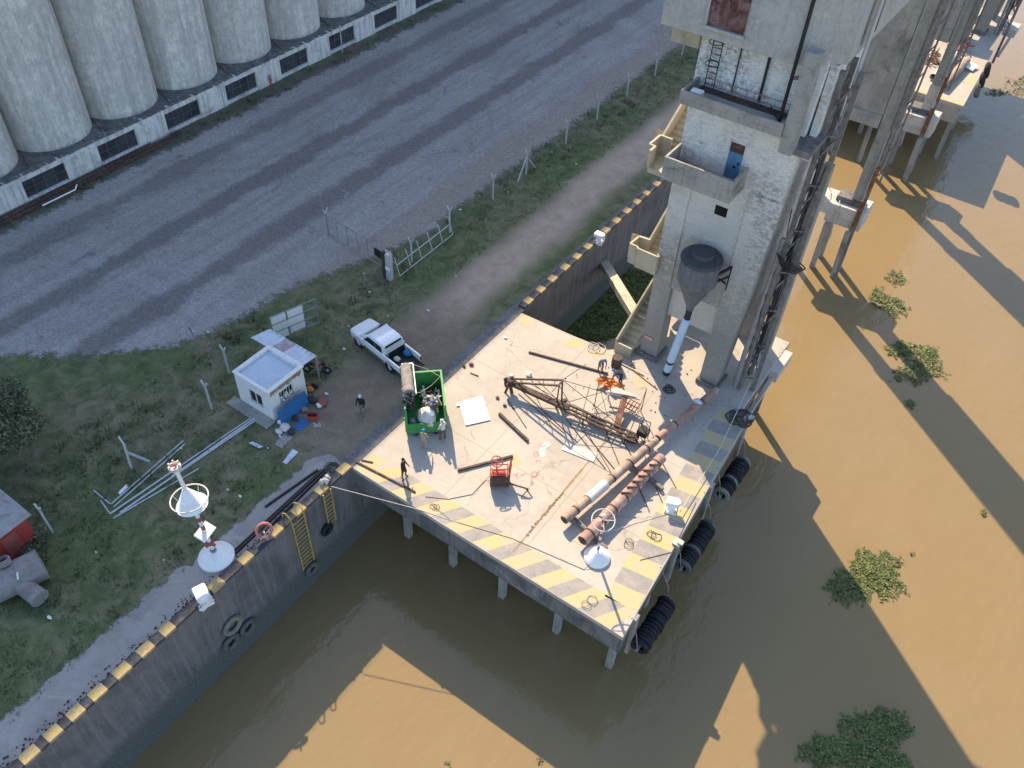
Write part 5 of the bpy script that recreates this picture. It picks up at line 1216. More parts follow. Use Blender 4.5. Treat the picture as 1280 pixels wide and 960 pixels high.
for (u, v, ub, vb) in ((749, 460, 743, 507), (812, 469, 801, 515), (765, 455, 760, 500)):
    base_ = at(ub, vb); g = MB(); g.tube(base_, base_+Vector((.05, 0, 2.15)), .03, n=8); g.build('upright', 'rust', rg_)
g = MB()
a, b, c = at(743, 507, .0)+Vector((.05, 0, 2.1)), at(801, 515, 0)+Vector((.05, 0, 2.1)), at(760, 500)+Vector((.05, 0, 2.1))
for p, q in ((a, at(742, 511, .1)), (a, at(760, 523, .3)), (b, at(787, 540, .4)), (at(743, 512, .1), at(760, 496, .8)), (at(760, 494, .9), at(772, 533, .3)), (b-Vector((0, 0, 1.2)), at(787, 540, .3)), (at(743, 510, .1), at(760, 520, .2))): g.tube(p, q, .016, n=5)
g.build('upright_brace', 'rust_dark', rg_)
# grid basket and hose on the rig
g = MB()
c0 = at(789, 508, .35)
for i in range(5): g.bar(c0+Vector((-.45+.22*i, -.35, 0)), c0+Vector((-.45+.22*i, .35, .25)), .05)
for i in range(3): g.bar(c0+Vector((-.5, -.3+.3*i, .12*i)), c0+Vector((.5, -.3+.3*i, .12*i)), .05)
loose('red_grating', g, 'red_faded', 'small red grating leaning beside the rig mast bar', 'grating')
g = MB(); a = at(750, 474, .25); b = at(775, 486, .3); n_ = 9; vs = []
for i in range(n_+1):
    for j in range(4):
        q = a.lerp(b, i/n_)+Vector((.12, .3, 0))*(j-1.5)+Vector((0, 0, .12*math.sin(i*1.7+j)+.1)); vs.append(q)
g.add(vs, [(i*4+j, i*4+j+1, (i+1)*4+j+1, (i+1)*4+j) for i in range(n_) for j in range(3)]); loose('orange_tarp', g, 'orange', 'crumpled orange tarp lying beside the rig near the stooping person', 'tarp')
g = MB(); c0 = at(770, 458, 0); g.lathe(c0, [(0, .02), (.34, .02), (.36, .35), (.33, .40), (.36, .45), (.34, .86), (0, .86)], 18); loose('steel_drum', g, 'rust_dark', 'brown rusty drum standing near the rear edge of the platform', 'drum', None, True)
g = MB(); c0 = at(802, 548, 0); 
g.box(c0.x-.3, c0.y-.3, .45, c0.x+.35, c0.y+.25, .85)
for dx, dy in ((-.26, -.26), (.31, -.26), (-.26, .21), (.31, .21)): g.bar((c0.x+dx, c0.y+dy, 0), (c0.x+dx*.9, c0.y+dy*.9, 1.5), .04)
g.bar((c0.x-.24, c0.y-.24, 1.45), (c0.x+.28, c0.y-.24, 1.45), .04); g.bar((c0.x-.24, c0.y+.19, 1.45), (c0.x+.28, c0.y+.19, 1.45), .04)
loose('black_box_stand', g, 'dark', 'black box on a thin stand at the tail of the rig beside the long pipe', 'stand')
for (a, b, lab, mt, w_) in (((624, 517), (660, 551), 'dark steel beam lying on the deck right of the white sheet', 'rust_dark', .16), ((634, 499), (658, 535), 'thin rod lying between the dark beam and the rig', 'rust_dark', .04),
        ((572, 588), (641, 570), 'dark bar lying across the deck behind the red machine', 'rust_dark', .13), ((661, 440), (760, 467), 'long thin dark rail lying on the deck behind the rig', 'rust_dark', .11),
        ((445, 577), (519, 615), 'thin dark bar lying by the front left corner of the platform', 'rust_dark', .09), ((588, 466), (598, 470), 'short brown rod near the landward edge of the deck', 'rust', .06),
        ((790, 462), (822, 487), 'thin reddish rod lying near the tower leg', 'rust', .05), ((776, 455), (805, 470), 'thin brown rod nearest the tower leg', 'rust_dark', .05),
        ((452, 575), (466, 578), 'short dark strip lying by the yellow corner mark', 'rust_dark', .07)):
    g = MB(); g.bar(at(*a, w_*.6), at(*b, w_*.6), w_, w_); loose('steel_bar', g, mt, lab, 'bar')
g = MB(); g.slab([at(570, 504, .06), at(602, 495, .06), at(604, 499, .06), at(571, 508, .06)], .03); g.slab([at(575, 508, .045), at(604, 499, .045), at(613, 525, .045), at(582, 532, .045)], .035)
loose('white_sheet', g, 'white_plain', 'large folded white sheet lying on the deck right of the green skip', 'sheet')
for (u, v, r, mt, lab) in ((589, 455, .15, 'red_paint', 'small red tool lying near the landward edge of the deck'), (580, 458, .10, 'dark', 'small dark lump near the landward edge of the deck'), (632, 422, .1, 'white_plain', 'white crumpled paper on the deck near the kerb end'),
        (622, 497, .12, 'rust', 'brown lump beside the rig head'), (631, 507, .1, 'rust_dark', 'dark lump below the rig head'), (640, 470, .16, 'galv', 'grey bag on the rig crown'), (661, 468, .2, 'pale_cloth', 'pale bag on the rig jib'), (585, 527, .0, 'dark', '')):
    if r: g = MB(); g.ball(at(u, v, r*.6), r*1.2, r, r*.7, 8, 6, .25); loose('small_item', g, mt, lab, 'litter', None, True)
# hose and rope coils
def coil(u, v, rr, n_, mt, label, seed=1, name='rope_coil', r=.022, spread=.5):
    rn = random.Random(seed); g = MB(); c = at(u, v, .03)
    for k in range(n_):
        R0 = rr*(1-.12*(k % 4)); cc = c+Vector((rn.uniform(-spread, spread)*rr, rn.uniform(-spread, spread)*rr, .02*k)); ph = rn.random()*6
        pts = [cc+Vector((R0*math.cos(t*.45+ph)*rn.uniform(.85, 1.1), R0*math.sin(t*.45+ph)*rn.uniform(.7, 1.1), rn.uniform(0, .04))) for t in range(15)]; g.path(pts, r, 5)
    loose(name, g, mt, label, 'rope')
coil(742, 436, .5, 3, 'rope', 'pale rope loops lying at the rear edge of the platform', 2, spread=.6); coil(924, 524, .7, 7, 'rope_dark', 'black tangled ropes at the river corner of the platform', 3, r=.05)
coil(790, 680, .28, 2, 'rope_dark', 'loose brown rope coil between the striped edge and the striped mast', 4, r=.014, spread=.8); coil(818, 672, .3, 2, 'rope_dark', 'dark tangled rope at the middle fender bracket', 5, r=.018, spread=.8)
coil(735, 752, .3, 2, 'rope_dark', 'thin dark rope tangle on a yellow stripe near the platform corner', 6, r=.012, spread=.9); coil(545, 632, .22, 2, 'rope_dark', 'thin dark rope tangle on a yellow stripe of the front edge', 7, r=.012, spread=.9)
coil(416, 588, .4, 6, 'rope_dark', 'dark rope heap at the inner end of the apron', 8, r=.03); coil(838, 487, .35, 3, 'rope_dark', 'dark hose coil under the drop pipe of the tower', 9, r=.04)
def rope_(pts, mt, label, r=.018, sag=0.0, name='rope'):
    P = []
    for a, b in zip(pts[:-1], pts[1:]):
        for i in range(8): t = i/8; q = Vector(a).lerp(Vector(b), t); q.z = max(q.z-sag*math.sin(math.pi*t), .015 if q.x > 0 and q.y > 8.2 and q.x < 18 else q.z-sag); P.append(q)
    P.append(Vector(pts[-1])); g = MB(); g.path(P, r, 6); loose(name, g, mt, label, 'rope')
rope_([at(414, 608, .25), at(524, 637, .02), at(572, 653, .02)], 'rope', 'pale mooring rope stretched from the quay ladder to the platform front edge', .022)
rope_([at(572, 653, .02), at(640, 673, .02), at(730, 712, .02), at(745, 700, .3)], 'rope_dark', 'thin dark cable running along the front stripes to the striped mast', .014)
rope_([at(938, 478, 1.0), at(900, 560, .3), at(850, 640, .3)], 'rope', 'taut white rope from the tower side to the bollard', .025)
rope_([at(838, 632, .3), at(790, 655, .03), at(742, 672, .2), at(720, 645, .5)], 'rope', 'slack pale rope from the bollard to the pipes', .016)
rope_([at(870, 628, .03), at(840, 690, .03), at(800, 700, .03)], 'rope_dark', 'dark cable lying along the river edge stripes', .016)
rope_([at(532, 621, .02), at(560, 624, .02), at(590, 618, .02), at(607, 600, .03), at(612, 595, .2)], 'rope_dark', 'thin hose curving from the front stripes to the red machine', .016)
rope_([at(560, 655, .02)+Vector((0, .3, 0)), at(535, 635, .02)+Vector((0, .3, 0))], 'rope_dark', 'short cable end on the front stripes', .012)
g = MB(); 
for k in range(60): g.ball(at(740+random.uniform(-40, 140), 470+random.uniform(-20, 60), .02), random.uniform(.02, .06), n=5, m=3, jit=.3)
tag(g.build('deck_grit', 'rust'), kind='stuff')

# ---------------------------------------------------------------- long pipes
hollow('long_pipe', at(705, 650, .62), at(820, 550, .62), .27, 'rust_pipe', 'long brown pipe with an open end lying on the sunlit deck, nearer the rig', None, 5)
t = hollow('long_pipe', at(822, 548, .60), at(896, 487, .58), .24, 'red_pipe', 'dark red pipe lying in the tower shade in line with the long brown pipe', None, 2)
g = MB(); g.ball(at(872, 502, .82), .3, .18, .2, 10, 6, .2); loose('pale_rag', g, 'blue_pale', 'pale rag tied over the shaded red pipe', 'rag', None, True)
hollow('long_pipe', at(728, 676, .62), at(827, 572, .62), .32, 'red_pipe', 'thick reddish pipe lying on the deck beside the striped mast', None, 7)
g = MB(); a, b = at(735, 624, .66), at(757, 605, .66); g.tube(a, b, .31, n=14); loose('white_wrap', g, 'pale_cloth', 'white cloth wrapped round the long brown pipe', 'cloth', None, True)
for (u, v, du, dv, lab) in ((716, 640, 16, 14, 'timber bearer under the open end of the brown pipe'), (790, 576, 16, 14, 'timber bearer under the middle of the brown pipe'), (742, 664, 16, 14, 'timber bearer under the open end of the thick red pipe'), (812, 590, 16, 14, 'timber bearer under the far end of the thick red pipe')):
    g = MB(); g.bar(at(u-du*.4, v-dv*.4+8, .15), at(u+du, v+dv+8, .15), .2, .29); loose('timber_bearer', g, 'timber', lab, 'timber')
g = MB()                                                               # rebar lugs over the thick pipe
for i in range(6):
    q = at(783+7*i, 616-7*i, .95); g.bar(q+Vector((-.25, -.2, .05)), q+Vector((.25, .2, -.02)), .07)
loose('pipe_lugs', g, 'rust_dark', 'row of dark lugs lying on the thick reddish pipe', 'lugs')
for k, (u, v, u2, v2, lab) in enumerate(((826, 575, 845, 610, 'thin rod nearest the shade behind the bollard'), (815, 598, 828, 628, 'thin rod left of the bollard'), (800, 612, 812, 640, 'thin rod between the thick pipe and the bollard'))):
    g = MB(); g.bar(at(u, v, .03), at(u2, v2, .03), .045); loose('thin_rod', g, 'rust_dark', lab, 'rod')

# ---------------------------------------------------------------- red winch machine
mc2 = thing('winch_machine', 'red winch machine with a handwheel and open toothed cover on the platform', 'winch', at(624, 603), R(38)); mc2.scale = (1.1, 1.1, 1.3)
g = MB(); g.box(-.50, -.42, .12, .50, .42, .2); 
for (x, y) in ((-.45, -.36), (.45, -.36), (-.45, .36), (.45, .36)): g.bar((x, y, 0), (x, y, .9), .06)
for zz in (.55, .9): g.bar((-.45, -.36, zz), (.45, -.36, zz), .05); g.bar((-.45, .36, zz), (.45, .36, zz), .05); g.bar((-.45, -.36, zz), (-.45, .36, zz), .05); g.bar((.45, -.36, zz), (.45, .36, zz), .05)
g.build('frame', 'red_faded', mc2, world=False)
g = MB(); g.tube((-.35, 0, .5), (.3, 0, .5), .26, n=16); g.tube((-.38, 0, .5), (-.34, 0, .5), .36, n=18); g.tube((.28, 0, .5), (.32, 0, .5), .36, n=18); g.build('drum', 'red_paint', mc2, world=False)
g = MB(); g.torus((-.15, .1, 1.38), .30, .028, (.1, -.35, 1), 22, 6); 
for i in range(4): a = i*math.pi/2; g.bar((-.15, .1, 1.38), (-.15+.3*math.cos(a), .1+.29*math.sin(a), 1.40+.1*math.sin(a)), .03)
g.tube((-.15, .1, .5), (-.15, .1, 1.38), .035); g.build('handwheel', 'red_faded', mc2, world=False)
g = MB(); g.slab([(.52, -.4, .3), (.52, .45, .3), (.62, .5, 1.0), (.66, .3, 1.45), (.62, .2, 1.3), (.64, .1, 1.5), (.6, 0, 1.25), (.62, -.1, 1.4), (.56, -.25, 1.0)], .05); g.build('cover', 'red_paint', mc2, world=False)
g = MB(); g.box(-.52, -.46, .2, .5, -.43, .85); g.build('side_plate', 'rust_dark', mc2, world=False)
g = MB(); g.bar((.5, -.3, .25), (1.5, -.75, .3), .06); g.bar((1.5, -.75, .3), (1.1, -1.05, .02), .04); g.bar((1.35, -.68, .3), (1.7, -1.05, .02), .04); g.build('drawbar', 'rust_dark', mc2, world=False)

# ---------------------------------------------------------------- buoys
def buoy(P, top, label, full):
    P = Vector(P); t = thing('light_mast', label, 'light mast', P)
    ax = (Vector(top)-P); L = ax.length; ax.normalize(); n0 = Vector((0, 0, 1))
    pt = lambda k: P+ax*L*k
    g = MB(); rb = .95 if full else .72
    g.lathe(P, [(0, 0), (rb, 0), (rb*1.02, .12), (rb*.97, .22), (rb*.35, .52), (.2, .62), (0, .62)], 36, n0); g.build('base', 'white_plain', t, smooth=True)
    g = MB(); N = 12; a0 = .065
    top_k = .60 if full else .98
    for i in range(N):
        g.k = i % 2; g.tube(pt(a0+(top_k-a0)*i/N), pt(a0+(top_k-a0)*(i+1)/N), .11 if full else .075, n=12)
    g.build('banded_pole', ['red_faded', 'white_paint'], t, smooth=True)
    g = MB(); g.tube(pt(.055), pt(.10), .17, n=12); g.build('pole_collar', 'rust' if not full else 'steel', t)
    if full:
        e = Vector((1, .25, 0)).normalized(); m_ = Matrix((e, Vector((-e.y, e.x, 0)), n0)).transposed().to_4x4()
        c = pt(.30); m_.translation = c; 
        g = MB(); g.box(-.34, -.50, -.06, .34, .50, .10, m_ @ Matrix.Rotation(.45, 4, 'Y')); g.build('solar_panel_box', 'white_plain', t, bevel=.02)
        g = MB(); c = pt(.17); g.tube(c-e*.3, c+e*.3, .09); g.tube(c-Vector((0, .28, 0)), c+Vector((0, .28, 0)), .09); g.build('clamp', 'red_faded', t)
        g = MB(); ca_, cb_ = pt(.60), pt(.76); prof = []
        d = (cb_-ca_); h_ = d.length
        g.lathe(ca_, [(.80, 0), (.74, .03), (.13, h_), (.11, h_), (.70, .03), (.78, 0)], 36, ax); g.build('cone_topmark', 'white_plain', t, smooth=True)
        g = MB(); g.torus(pt(.665), .93, .035, ax, 40, 8); 
        for i in range(4): an = i*math.pi/2+.4; u_ = ax.cross(Vector((1, 0, 0))).normalized(); w_ = ax.cross(u_); g.bar(pt(.665)+u_*.93*math.cos(an)+w_*.93*math.sin(an), pt(.61)+u_*.72*math.cos(an)+w_*.72*math.sin(an), .025)
        g.build('topmark_ring', 'pale_cloth', t, smooth=True)
        g = MB(); g.tube(pt(.76), pt(.97), .10, n=12); g.build('upper_pole', 'white_plain', t, smooth=True)
        g = MB(); c = pt(.985); g.tube(pt(.965), pt(.975), .3, n=16); g.torus(c, .27, .05, ax, 16, 6)
        for i in range(6): an = i*math.pi/3; u_ = ax.cross(Vector((1, 0, 0))).normalized(); w_ = ax.cross(u_); g.tube(c+(u_*math.cos(an)+w_*math.sin(an))*.25, c+(u_*math.cos(an)+w_*math.sin(an))*.25+ax*.18, .045, n=6)
        g.build('lantern_cage', 'pale_cloth', t); g = MB(); g.tube(pt(.97), pt(1.0), .1, n=12); g.ball(pt(1.0), .11); g.build('lantern', 'soft_red', t, smooth=True)
    else:
        c = pt(.88); g = MB(); g.torus(c, .60, .035, (ax+Vector((.15, -.2, 0))).normalized(), 36, 8)
        u_ = ax.cross(Vector((1, 0, 0))).normalized(); w_ = ax.cross(u_)
        for i in range(4): an = i*math.pi/2+.6; g.bar(c, c+(u_*math.cos(an)+w_*math.sin(an))*.6, .03)
        g.build('topmark_ring', 'pale_cloth', t, smooth=True); g = MB(); g.ball(pt(.985), .1); g.build('mast_cap', 'white_plain', t, smooth=True)
b_ = at(271, 697); buoy(b_, at(217, 581, 7.4), 'tall white light mast with a white cone, ring and lantern on the quay apron', True)
b_ = at(746, 697); buoy(b_, b_+Vector((.05, -.25, 4.3)), 'short red and white banded light mast with a ring top on the platform', False)

# ---------------------------------------------------------------- bollards, lifebuoy, ladders, tyres
def bollard(P, label, rz=0.0, fl=False, s_=1.0):
    t = thing('mooring_bollard', label, 'bollard', P, rz)
    g = MB(); g.box(-.34*s_, -.34*s_, 0, .34*s_, .34*s_, .14*s_); g.lathe((0, 0, 0), [(.26*s_, .14*s_), (.22*s_, .3*s_), (.22*s_, .52*s_), (.26*s_, .56*s_)], 18); g.build('post', 'white_plain', t, world=False)
    g = MB(); loft(g, [[Vector((x, y*k, z)) for x, y in ((-.36*s_, -.30*s_), (.30*s_, -.30*s_), (.46*s_, -.12*s_), (.46*s_, .12*s_), (.30*s_, .30*s_), (-.36*s_, .30*s_))] for k, z in ((.9, .56*s_), (1, .62*s_), (1, .82*s_), (.8, .88*s_))]); g.build('cap', 'white_plain', t, world=False, bevel=.03)
    g = MB()
    for sx, sy in ((-1, -1), (1, -1), (1, 1), (-1, 1)): g.tube((sx*.27*s_, sy*.27*s_, .14*s_), (sx*.27*s_, sy*.27*s_, .19*s_), .04*s_, n=6)
    g.build('bolt', 'steel', t, world=False)
    if fl: g = MB(); g.box(-.36*s_, -.36*s_, -.5, .40*s_, -.345*s_, -.1) if False else g.bar((.39*s_, -.3*s_, .05), (.36*s_, .3*s_, .45*s_), .03, .3*s_); g.build('flap', 'white_paint', t, world=False)
bollard(at(256, 752), 'white mooring bollard on the near quay edge below the tall light mast', R(-20), True, 1.15)
bollard(at(748, 303), 'white mooring bollard on the quay edge beyond the platform, by the dirt track', R(0), True, 1.0)
bollard(at(838, 637), 'white mooring bollard on the platform beside the thick reddish pipe', R(20), False, 1.0)
for (u, v, lab) in ((838, 712, 'rust white bracket at the river edge between the two near fenders'), (931, 540, 'worn bracket at the river edge by the furthest fender')):
    c = onX(u, v, rx(at(u, v).y)); c.z = 0; g = MB(); g.box(c.x-.3, c.y-.25, .003, c.x+.12, c.y+.25, .14); g.box(c.x-.05, c.y-.14, .142, c.x+.25, c.y+.14, .26); loose('edge_bracket', g, 'concrete_pale', lab, 'bracket')
c = at(330, 663, .7); g = MB(); g.torus(c, .40, .085, (.75, -.35, .55), 26, 8); lb = loose('lifebuoy', g, 'soft_red', 'faded red and white lifebuoy on a short stand at the quay edge', 'lifebuoy', None, True)
ls = thing('lifebuoy_stand', 'short pale stand behind the faded lifebuoy at the quay edge', 'stand', at(335, 672)); q = at(336, 677); g = MB(); g.bar(q, q+Vector((-.1, -.05, .9)), .06); g.bar(q+Vector((-.1, -.4, .55)), q+Vector((-.1, .35, .75)), .04); g.build('stand_frame', 'galv', ls); g = MB(); g.torus(c+Vector((-.03, .02, .01)), .22, .03, (.75, -.35, .55), 14, 5); g.build('rope_hook', 'red_faded', ls)
def quay_ladder(y0, y1, ztop, zbot, label, rail=True):
    t = thing('quay_ladder', label, 'ladder', (.1, (y0+y1)/2, zbot))
    g = MB()
    for y in (y0, y1):
        g.bar((.12, y, zbot), (.12, y, .1), .07)
        if rail: g.path([(.12, y, .1), (.05, y, .5), (-.25, y, .75), (-.55, y, .55), (-.62, y, .0)], .035, 6)
    g.build('rail', 'yellow_steel', t)
    g = MB(); z = zbot+.15
    while z < .1: g.bar((.12, y0, z), (.12, y1, z), .05, .05); z += .36
    g.build('rung', 'yellow_steel', t)
quay_ladder(3.15, 4.05, 0, -4.6, 'long yellow steel ladder with curved hand rails on the quay wall'); quay_ladder(5.6, 6.2, 0, -2.9, 'shorter yellow ladder on the quay wall nearest the platform', False)
for (u, v, rr, mt, lab) in ((291, 782, .50, 'rubber_grey', 'pale upper left tyre of the three hung on the quay wall'), (310, 784, .42, 'rubber_pale', 'right hand tyre of the three hung on the quay wall'), (289, 803, .42, 'rubber_pale', 'lowest tyre of the three hung on the quay wall'), (390, 711, .34, 'rubber_pale', 'tyre at the foot of the long yellow ladder'), (409, 662, .30, 'rubber', 'small dark tyre on the quay wall between the ladders')):
    c = onX(u, v, .16); g = MB(); g.torus(c, rr, .16, (1, 0, 0), 28, 10, squash=.9); g.lathe(c, [(rr-.05, -.12), (rr-.12, -.12)], 24, (1, 0, 0)); loose('tyre', g, mt, lab, 'tyre', 'tyres on the quay wall', True)
g = MB(); q = at(408, 603, .2)
for k in range(12): g.ball(q+Vector((random.uniform(-.3, .25), random.uniform(-.35, .35), random.uniform(0, .35))), .14, .12, .1, 7, 5, .3)
loose('rope_bundle', g, 'rope', 'pale knotted rope bundle on the kerb above the shorter yellow ladder', 'rope')
# fender rolls
def fender(y0, y1, xc, z, label, ends):
    t = thing('tyre_fender', label, 'fender', (xc, (y0+y1)/2, z-.6), 0, 'tyre fenders along the river face')
    n_ = int((y1-y0)/.26)
    for i in range(n_):
        y = y0+(y1-y0)*(i+.5)/n_; g = MB(); rr = .41+random.uniform(-.03, .03)
        g.torus((xc+random.uniform(-.03, .03), y, z+random.uniform(-.03, .03)-.15*math.sin(math.pi*(i+.5)/n_)), rr, .16, (random.uniform(-.06, .06), 1, random.uniform(-.06, .06)), 22, 8, squash=.85)
        g.build('tyre', ends if (i in (0, 5, n_-1) and ends != 'rubber') else 'rubber', t, smooth=True)
    g = MB(); g.tube((xc, y0-.25, z), (xc, y1+.25, z), .10); g.build('core_pipe', 'steel', t)
    g = MB()
    for y in (y0-.1, y1+.1): g.path([(xc, y, z), (xc-.25, y, z+1.2), (rx(y)-.1, y, .05)], .03, 6)
    g.build('chain', 'steel', t)
fender(9.5, 12.9, 19.0, -2.5, 'dark tyre roll hanging at the near river corner of the platform', 'rubber'); fender(15.3, 19.0, 18.6, -2.4, 'dark tyre roll with pale rimmed end hanging at the middle of the river face', 'rubber_pale'); fender(21.3, 24.8, 18.2, -2.3, 'pale grey tyre roll hanging nearest the tower on the river face', 'rubber_grey')

# ---------------------------------------------------------------- left side: hut, boiler, tree
ht = thing('red_hut', 'small red hut with a grey sheet roof at the left edge of the photo', 'hut', (-11.6, -7.2, 0))
g = MB(); g.box(-13.4, -9.0, 0, -9.95, -5.65, 2.25); g.build('wall', 'red_paint', ht)
g = MB(); g.slab([(-13.8, -9.3, 2.45), (-9.62, -9.3, 2.35), (-9.62, -5.4, 2.45), (-13.8, -5.4, 2.6)], .06); g.build('roof', 'steel', ht)
g = MB(); g.box(-9.948, -9.0, 1.45, -9.92, -7.4, 2.2); g.build('wall_band', 'galv', ht); g = MB(); g.box(-9.949, -7.2, 0.02, -9.9, -6.4, 1.9); g.build('door', 'red_faded', ht)
bl = thing('old_boiler', 'rusty grey boiler drum lying on the grass with a stub pipe and round hatch', 'boiler', (-8.0, -8.2, 0))
a, b = at(-14, 738, .85), at(52, 705, .85)
g = MB(); g.tube(a, b, .85, n=30); d = (b-a).normalized(); g.torus(b, .83, .05, d, 30, 6); g.torus(a.lerp(b, .55), .86, .03, d, 30, 6); g.build('drum', 'boiler', bl, smooth=True) if False else None
M['boiler'] = worn('boiler', (.27, .255, .25), (.16, .125, .11), .5, 1.2, 12, .75, .1)
g.build('drum', 'boiler', bl, smooth=True)
g = MB(); c = a.lerp(b, .45); e = at(50, 748, .6); g.tube(c, e, .46, n=24); g.torus(e, .45, .05, (e-c).normalized(), 24, 6); g.build('stub_pipe', 'boiler', bl, smooth=True)
c = a.lerp(b, .42)+Vector((-.35, .2, .80)); g = MB(); g.pipe(c, c+Vector((-.12, .05, .3)), .34, .27, 22); g.build('hatch_ring', 'boiler', bl, smooth=True); g = MB(); g.tube(c+Vector((0, 0, .02)), c+Vector((-.01, 0, .1)), .27, n=18); g.build('hatch_hole', 'opening', bl)
g = MB(); g.bar(a.lerp(b, .5)+Vector((.45, .1, .75)), a.lerp(b, .5)+Vector((.75, -.1, .62)), .07); g.build('bracket', 'white_paint', bl)
g = MB(); q = at(4, 682, .02); g.bar(q+Vector((-.4, .3, .9)), q+Vector((.5, -.3, 1.4)), .12); g.bar(q+Vector((.5, -.3, 1.4)), q+Vector((.6, -.2, 0)), .08); loose('white_pipe', g, 'white_paint', 'bent white pipe between the red hut and the boiler', 'pipe')
def leaf_cloud(mb, c, rad, n, size, flat=.6, rn=random):
    for _ in range(n):
        while True:
            q = Vector((rn.uniform(-1, 1), rn.uniform(-1, 1), rn.uniform(-1, 1)))
            if .25 < q.length < 1: break
        p = Vector(c)+Vector((q.x*rad[0], q.y*rad[1], q.z*rad[2])); s_ = size*rn.uniform(.6, 1.4)
        u = Vector((rn.uniform(-1, 1), rn.uniform(-1, 1), rn.uniform(-flat, flat))).normalized(); w_ = u.cross(Vector((rn.uniform(-1, 1), rn.uniform(-1, 1), rn.uniform(-1, 1)))).normalized()
        mb.add([p-u*s_, p-w_*s_*.45, p+u*s_, p+w_*s_*.45], [(0, 1, 2, 3)])
def tree(P, h, clumps, label, leaf=.16, n=420):
    P = Vector(P); t = thing('leafy_tree', label, 'tree', P); rn = random.Random(int(P.x*7+P.y*13))
    g = MB(); g.tube(P, P+Vector((.2, .1, h*.4)), .26, .17, 10)
    for c, r in clumps: g.tube(P+Vector((.2, .1, h*.38)), P+Vector(c), .11, .03, 7)
    g.build('trunk', 'bark', t)
    g = MB()
    for c, r in clumps: leaf_cloud(g, P+Vector(c), (r, r, r*.75), int(n*r*r), leaf, rn=rn)
    g.build('crown', 'leaf', t)
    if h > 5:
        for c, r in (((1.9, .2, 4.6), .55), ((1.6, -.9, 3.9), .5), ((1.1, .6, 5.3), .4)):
            g = MB(); leaf_cloud(g, P+Vector(c), (r, r, r*.6), 420, .09, rn=rn); g.build('leaf_sun_tint', 'leaf_sun_tint', t)  # pale leaf clumps with sunlight painted into their colour
tb = at(-18, 592, 0)
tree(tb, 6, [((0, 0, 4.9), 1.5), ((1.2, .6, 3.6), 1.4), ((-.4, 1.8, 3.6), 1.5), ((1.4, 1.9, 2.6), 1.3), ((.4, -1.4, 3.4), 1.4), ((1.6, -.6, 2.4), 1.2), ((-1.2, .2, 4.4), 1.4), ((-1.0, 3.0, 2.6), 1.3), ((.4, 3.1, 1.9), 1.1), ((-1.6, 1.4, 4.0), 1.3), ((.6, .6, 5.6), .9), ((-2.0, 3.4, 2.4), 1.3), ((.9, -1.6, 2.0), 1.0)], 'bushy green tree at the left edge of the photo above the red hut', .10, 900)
bs = thing('green_bush', 'low green bush growing between the red hut and the boiler', 'bush', at(40, 682)); g = MB(); q = at(40, 682); rn = random.Random(5)
for k in range(6): leaf_cloud(g, q+Vector((rn.uniform(-.8, .6), rn.uniform(-.7, .9), .35)), (.5, .5, .4), 110, .12, rn=rn)
g.build('leaves', 'leaf', bs); g = MB(); 
for k in range(7): g.tube(q, q+Vector((rn.uniform(-.7, .7), rn.uniform(-.7, .7), .6)), .02)
g.build('stem', 'bark', bs)

# ---------------------------------------------------------------- floating water plants
def hyac(cl, n, label, size=.2, seed=1, holes=()):
    rn = random.Random(seed); g = MB()
    for (u, v, ru, rv, k) in cl:
        c = at(u, v, WATER); e1 = at(u+10, v, WATER)-c; e2 = at(u, v+10, WATER)-c
        ph = [rn.uniform(0, 6.28) for _ in range(4)]
        lump = [(rn.uniform(-.8, .8), rn.uniform(-.8, .8)) for _ in range(5)]
        for i in range(int(n*k*2.7)):
            a = rn.uniform(0, 6.283); edge_ = 1+.22*math.sin(2*a+ph[0])+.18*math.sin(5*a+ph[1])+.14*math.sin(9*a+ph[2])
            r = math.sqrt(rn.random())*edge_*(1.0 if rn.random() < .93 else rn.uniform(1, 1.35))
            x_, y_ = r*math.cos(a), r*math.sin(a)
            if min((x_-lx)**2+(y_-ly)**2 for lx, ly in lump) < .016 and rn.random() < .85: continue
            p = c+e1*(ru/10*x_)+e2*(rv/10*y_); lf = rn.randint(2, 5); z0 = rn.uniform(.01, .16)*(1.3-min(r, 1)); sc = rn.choice((.45, .6, .8, 1.0))
            for j in range(lf):
                b = rn.uniform(0, 6.28); s_ = size*sc*rn.uniform(.4, 1.0); o = p+Vector((math.cos(b), math.sin(b), 0))*s_*.7; o.z = WATER+z0+rn.uniform(0, .08)
                d = Vector((math.cos(b), math.sin(b), rn.uniform(-.1, .8))).normalized(); w_ = Vector((-math.sin(b), math.cos(b), rn.uniform(-.4, .4)))
                g.k = 1 if rn.random() < .10 else 0
                g.add([o-d*s_*.5, o-d*s_*.1+w_*s_*.34, o+d*s_*.45+w_*s_*.2, o+d*s_*.6, o+d*s_*.45-w_*s_*.2, o-d*s_*.1-w_*s_*.34], [(0, 1, 2, 3, 4, 5)])
    loose('water_hyacinth', g, ['hyacinth', 'dead_leaf'], label, 'water plants', 'floating water hyacinth patches')
hyac([(1120, 348, 11, 9, 1)], 55, 'smallest upper clump of water plants beyond the tower', .2, 1)
hyac([(1117, 383, 17, 11, 1), (1096, 372, 9, 12, .5)], 130, 'water plant clump straddling the pylon shadow', .22, 2)
hyac([(1128, 437, 17, 11, 1), (1150, 462, 26, 18, 2.2), (1160, 442, 14, 8, .6)], 120, 'wide water plant patch half inside the pylon shadow band', .22, 3)
hyac([(1138, 505, 6, 5, 1)], 22, 'tiny sprig of water plants by the shadow band', .2, 4)
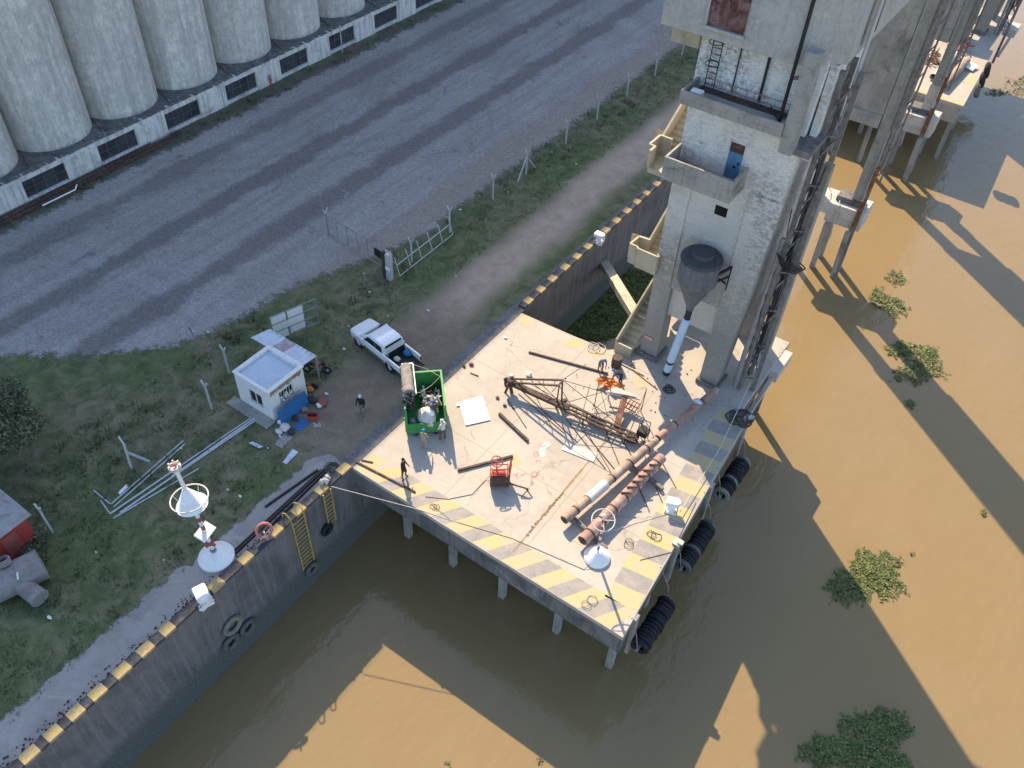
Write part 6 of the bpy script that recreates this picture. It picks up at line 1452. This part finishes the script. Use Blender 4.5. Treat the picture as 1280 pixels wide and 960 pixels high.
hyac([(1086, 716, 36, 24, 2), (1062, 735, 30, 16, 1), (1105, 725, 20, 22, 1)], 190, 'bright sunlit water plant patch at the edge of the tower shadow', .2, 5)
hyac([(1085, 935, 50, 34, 3), (1032, 940, 26, 22, 1), (1112, 905, 22, 20, 1)], 230, 'large dark water plant patch at the bottom of the photo', .21, 6)
hyac([(1272, 108, 16, 13, 1)], 60, 'dark water plant clump at the right edge by the far platform', .3, 7)
hyac([(1243, 116, 10, 5, 1)], 40, 'small dark water plant clump under the far platform tyres', .25, 8)
hyac([(790, 375, 60, 30, 3), (750, 398, 36, 22, 1.6), (820, 350, 30, 30, 1.4), (770, 345, 30, 14, 1), (800, 395, 40, 16, 1.4), (724, 412, 20, 9, .6), (745, 418, 26, 8, .7)], 420, 'dark mat of water plants between the quay wall and the tower', .24, 9)
for k, (u, v) in enumerate(((1230, 640), (1140, 692), (560, 955), (675, 950), (1228, 643))):
    hyac([(u, v, 3, 2, 1)], 4, ['single floating leaf right of the tower shadow', 'tiny floating leaf near the sunlit plant patch', 'floating leaf left of bottom centre', 'floating leaf at bottom centre', 'pair of floating leaves at the right'][k], .16, 20+k)

# ---------------------------------------------------------------- litter and grass
rn = random.Random(11)
spots = [(436, 408), (535, 388), (462, 365), (455, 342), (260, 415), (335, 560), (600, 245), (575, 262), (408, 492), (300, 620), (205, 700), (285, 612), (120, 690), (570, 345), (690, 190), (720, 205), (350, 545), (226, 560), (62, 772), (430, 436), (485, 395), (635, 240)]
for k, (u, v) in enumerate(spots):
    g = MB(); c = at(u, v, .04); s_ = rn.uniform(.06, .15); a = rn.uniform(0, 3)
    g.ball(c, s_, s_*.6, .05, 7, 4, .3)
    o = loose('litter_scrap', g, 'white_paint', 'small pale scrap of litter lying on the grass or dirt', 'litter', 'pale litter scraps on the ground')
g = MB()
for _ in range(3200):
    if rn.random() < .55: x, y = rn.uniform(-15, -2.4), rn.uniform(-15, 15)
    else: x, y = rn.uniform(-11.2, -6.3), rn.uniform(15, 75)
    if -9.5 < x < -5.8 and 7.4 < y < 11.2: continue
    if x > -6.5 and 8 < y < 24: continue
    h = rn.uniform(.05, .2); n_ = 3
    for j in range(n_):
        a = rn.uniform(0, 6.28); d = Vector((math.cos(a), math.sin(a), 0)); w_ = Vector((-d.y, d.x, 0))*.03; o = Vector((x, y, 0))+d*rn.uniform(0, .15)
        g.add([o-w_, o+w_, o+d*h*.9+Vector((0, 0, h))], [(0, 1, 2)])
for _ in range(420):
    if rn.random() < .6: x, y = rn.uniform(-15, -2.6), rn.uniform(-15, 14)
    elif rn.random() < .5: x, y = -37.3+rn.uniform(-.6, 1.2), rn.uniform(8, 75)
    else: x, y = rn.uniform(-11.5, -8.5), rn.uniform(15, 75)
    if -9.7 < x < -5.6 and 7.0 < y < 11.4: continue
    if x > -6.5 and 8 < y < 24: continue
    R_ = rn.uniform(.15, .5)
    for j in range(int(26*R_*2)):
        a = rn.uniform(0, 6.28); rr = R_*math.sqrt(rn.random()); d = Vector((math.cos(a), math.sin(a), 0)); w_ = Vector((-d.y, d.x, 0))*rn.uniform(.02, .05); o = Vector((x, y, 0))+d*rr; h = rn.uniform(.12, .42)
        g.add([o-w_, o+w_, o+d*h*.5+Vector((0, 0, h))], [(0, 1, 2)])
tag(g.build('grass_tufts', 'tuft'), kind='stuff')
